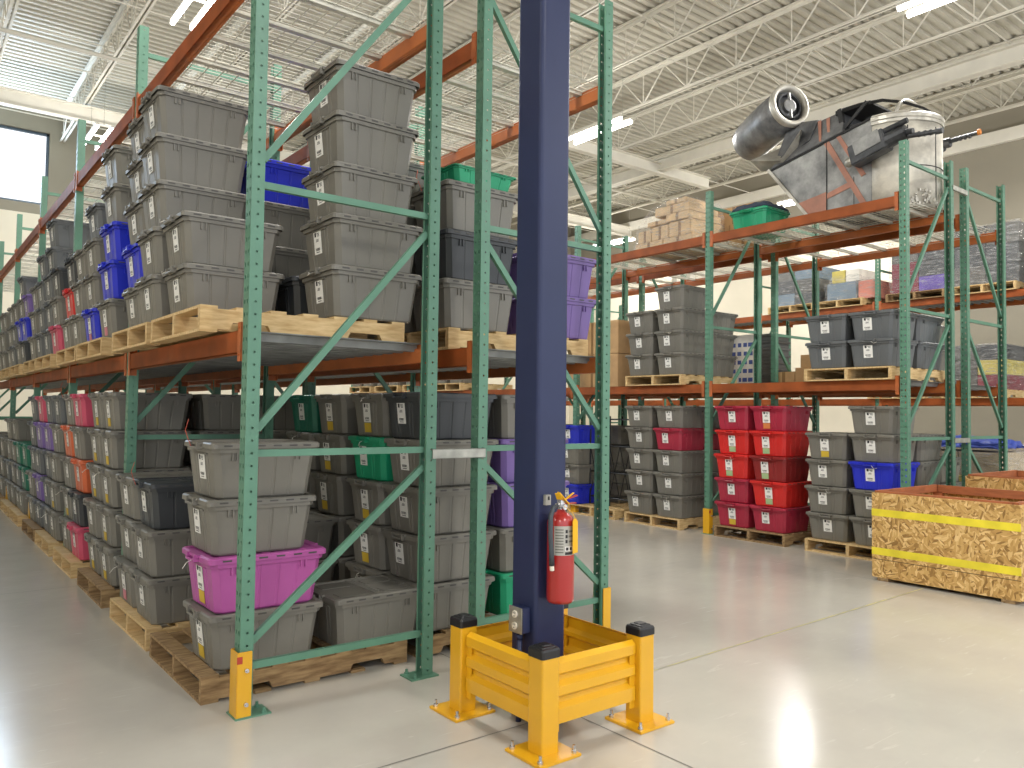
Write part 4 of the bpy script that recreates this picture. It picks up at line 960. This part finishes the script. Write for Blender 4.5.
q = MB(); q.b2(L3(8.56, 4.2, 4.86), L3(9.44, 4.82, 4.90)); q.b2(L3(8.9, 4.6, 4.9), L3(9.15, 4.7, 5.06)); q.b2(L3(8.85, 4.4, 4.9), L3(9.15, 4.6, 4.97))
obj('cockpit_interior', q.mesh('cockpit_interior', [GUNM], bevel=.01), cp)
q = MB(); q.tube([L3(9+.38*math.cos(math.radians(t_)), 4.20, 4.88+.23*math.sin(math.radians(t_))) for t_ in range(0, 181, 15)], .022, 8)
o = obj('cockpit_hoop', q.mesh('cockpit_hoop', [RIM], True), cp); o['label'] = 'pale grey windscreen hoop'
# engine pod: lathe along an axis rising to the front
def lathe(axis0, axis1, prof, n=28):
    a0_, a1_ = Vector(L3(*axis0)), Vector(L3(*axis1)); d = (a1_-a0_); t_ = d.normalized(); u = t_.cross(Vector((0,0,1))).normalized(); w = u.cross(t_)
    return [[a0_ + d*s + (u*math.cos(2*math.pi*k/n)+w*math.sin(2*math.pi*k/n))*r for k in range(n)] for s, r in prof]
E0, E1 = (9.1, 6.35, 5.42), (8.52, 5.42, 5.34)
E0, E1 = (9.05, 6.46, 5.21), (8.62, 5.50, 5.37)
q = MB(); q.loft(lathe(E0, E1, [(.0,.12),(.02,.17),(.03,.20),(.06,.235),(.2,.255),(.6,.262),(.93,.245)])); eng = obj('engine_pod', q.mesh('engine_pod', [HULLD], True), sp)
q = MB(); q.loft(lathe(E0, E1, [(-.09,.05),(-.05,.085),(.005,.10)])); obj('engine_tail', q.mesh('engine_tail', [NOSE], True), eng)
q = MB(); q.loft(lathe(E0, E1, [(.925,.248),(.94,.262),(1.0,.262),(1.012,.252),(1.005,.205),(.95,.200),(.90,.195)]), 0, False, False); o = obj('intake_ring', q.mesh('intake_ring', [RIM], True), eng); o['label'] = 'pale worn intake ring'
q = MB(); q.loft(lathe(E0, E1, [(.91,.197),(.915,.197)])); o = obj('intake_back', q.mesh('intake_back', [BLK]), eng)
q = MB(); q.loft(lathe(E0, E1, [(.93,.16),(.985,.16),(.985,.138),(.93,.138)]), 0, False, False); obj('intake_inner_ring', q.mesh('intake_inner_ring', [GUNM]), eng)
q = MB(); q.loft(lathe(E0, E1, [(.93,.07),(.99,.085),(.995,.07)])); hub = obj('intake_hub', q.mesh('intake_hub', [HULL], False), eng)
ec = Vector(L3(*E0)).lerp(Vector(L3(*E1)), .985); ut = (Vector(E1)-Vector(E0)).normalized(); w = ut.cross(Vector((0,0,1))).normalized().cross(ut)
q = MB()
for s in (-1, 1): q.bar(ec + w*(.06*s), ec + w*(.16*s), .035, .02)
obj('intake_strut', q.mesh('intake_strut', [HULL]), eng)
# pylon / fin under the pod
q = MB(); A, B_, C_ = L3(8.40, 5.93, 4.76), L3(8.46, 5.54, 4.68), L3(8.47, 5.27, 4.98); D_ = L3(8.9, 5.75, 5.0); E_ = L3(8.75, 5.4, 5.05)
q.add([A, B_, C_, E_, D_, L3(8.6,5.9,4.66), L3(8.7,5.5,4.6)], [(0,1,2,3,4),(0,5,6,1),(0,4,5),(1,6,2),(4,3,2,6,5)]); obj('fin', q.mesh('fin', [RIM]), sp)
q = MB(); q.add([L3(8.55,5.7,4.66), L3(8.55,5.2,4.86), L3(8.65,5.15,5.1), L3(8.75,5.6,5.2), L3(9.2,5.7,4.7), L3(9.2,5.2,4.86), L3(9.1,5.15,5.1), L3(9.0,5.7,5.2)], [(0,1,2,3),(4,7,6,5),(0,4,5,1),(1,5,6,2),(2,6,7,3),(3,7,4,0)]); obj('engine_pylon', q.mesh('engine_pylon', [HULLD]), sp)
# gun pods
def gun(x, sx, nm, long_=True):
    g = None
    q = MB(); a, b_ = L3(x, 4.62, 4.55), L3(x, 4.22, 4.66)
    q.bar(a, b_, .17, .22); g = obj(nm, q.mesh(nm, [GUNM], bevel=.012), sp)
    q = MB(); q.bar(L3(x-sx*.09, 4.56, 4.61), L3(x-sx*.09, 4.27, 4.69), .012, .15); obj('pod_plate', q.mesh('pod_plate', [HULL], bevel=.003), g)
    q = MB(); q.tube([L3(x, 4.60, 4.53), L3(x, 4.68, 4.505), L3(x, 4.70, 4.50)], [.055,.05,.03], 14); obj('pod_tail', q.mesh('pod_tail', [RIM], True), g)
    q = MB(); q.tube([L3(x, 4.25, 4.63), L3(x, 4.02, 4.68)], [.085,.075], 12); q.tube([L3(x, 4.05, 4.675), L3(x, 3.95, 4.665)], [.04,.035], 10)
    q.tube([L3(x-.02, 4.3, 4.73), L3(x-.02, 4.0, 4.79)], .03, 10)
    q.tube([L3(x, 4.0, 4.63), L3(x, 3.82, 4.61), L3(x, 3.68, 4.60)], [.026,.024,.02], 8)
    for k in range(4): q.tube([L3(x, 3.90-k*.06, 4.62-k*.006), L3(x, 3.88-k*.06, 4.618-k*.006)], .03, 8)
    q.tube([L3(x, 3.70, 4.60), L3(x, 3.65, 4.597)], .03, 10)
    obj('gun_barrel', q.mesh('gun_barrel', [GUNM]), g)
    return g
gp_ = gun(8.38, 1, 'gun_pod'); gp_.location = (0, -.05, -.085)
q = MB(); q.bar(L3(9.62, 4.55, 4.72), L3(9.62, 4.12, 4.76), .12, .12); g2 = obj('gun_pod', q.mesh('gun_pod', [GUNM], bevel=.01), sp)
q = MB(); q.tube([L3(9.62, 4.14, 4.77), L3(9.62, 4.05, 4.77)], .055, 10); q.tube([L3(9.62, 4.1, 4.78), L3(9.64, 3.75, 4.81)], [.03,.018], 8)
for k in range(4): q.tube([L3(9.625, 4.0-k*.05, 4.79), L3(9.625, 3.98-k*.05, 4.79)], .03, 8)
gb2 = obj('gun_barrel', q.mesh('gun_barrel', [GUNM]), g2)
q = MB(); q.tube([L3(9.64, 3.76, 4.81), L3(9.64, 3.73, 4.812)], .032, 12); o = obj('muzzle_tip', q.mesh('muzzle_tip', [mat('orange_tip','e08a3c',.5)]), gb2); o['label'] = 'orange muzzle tip'
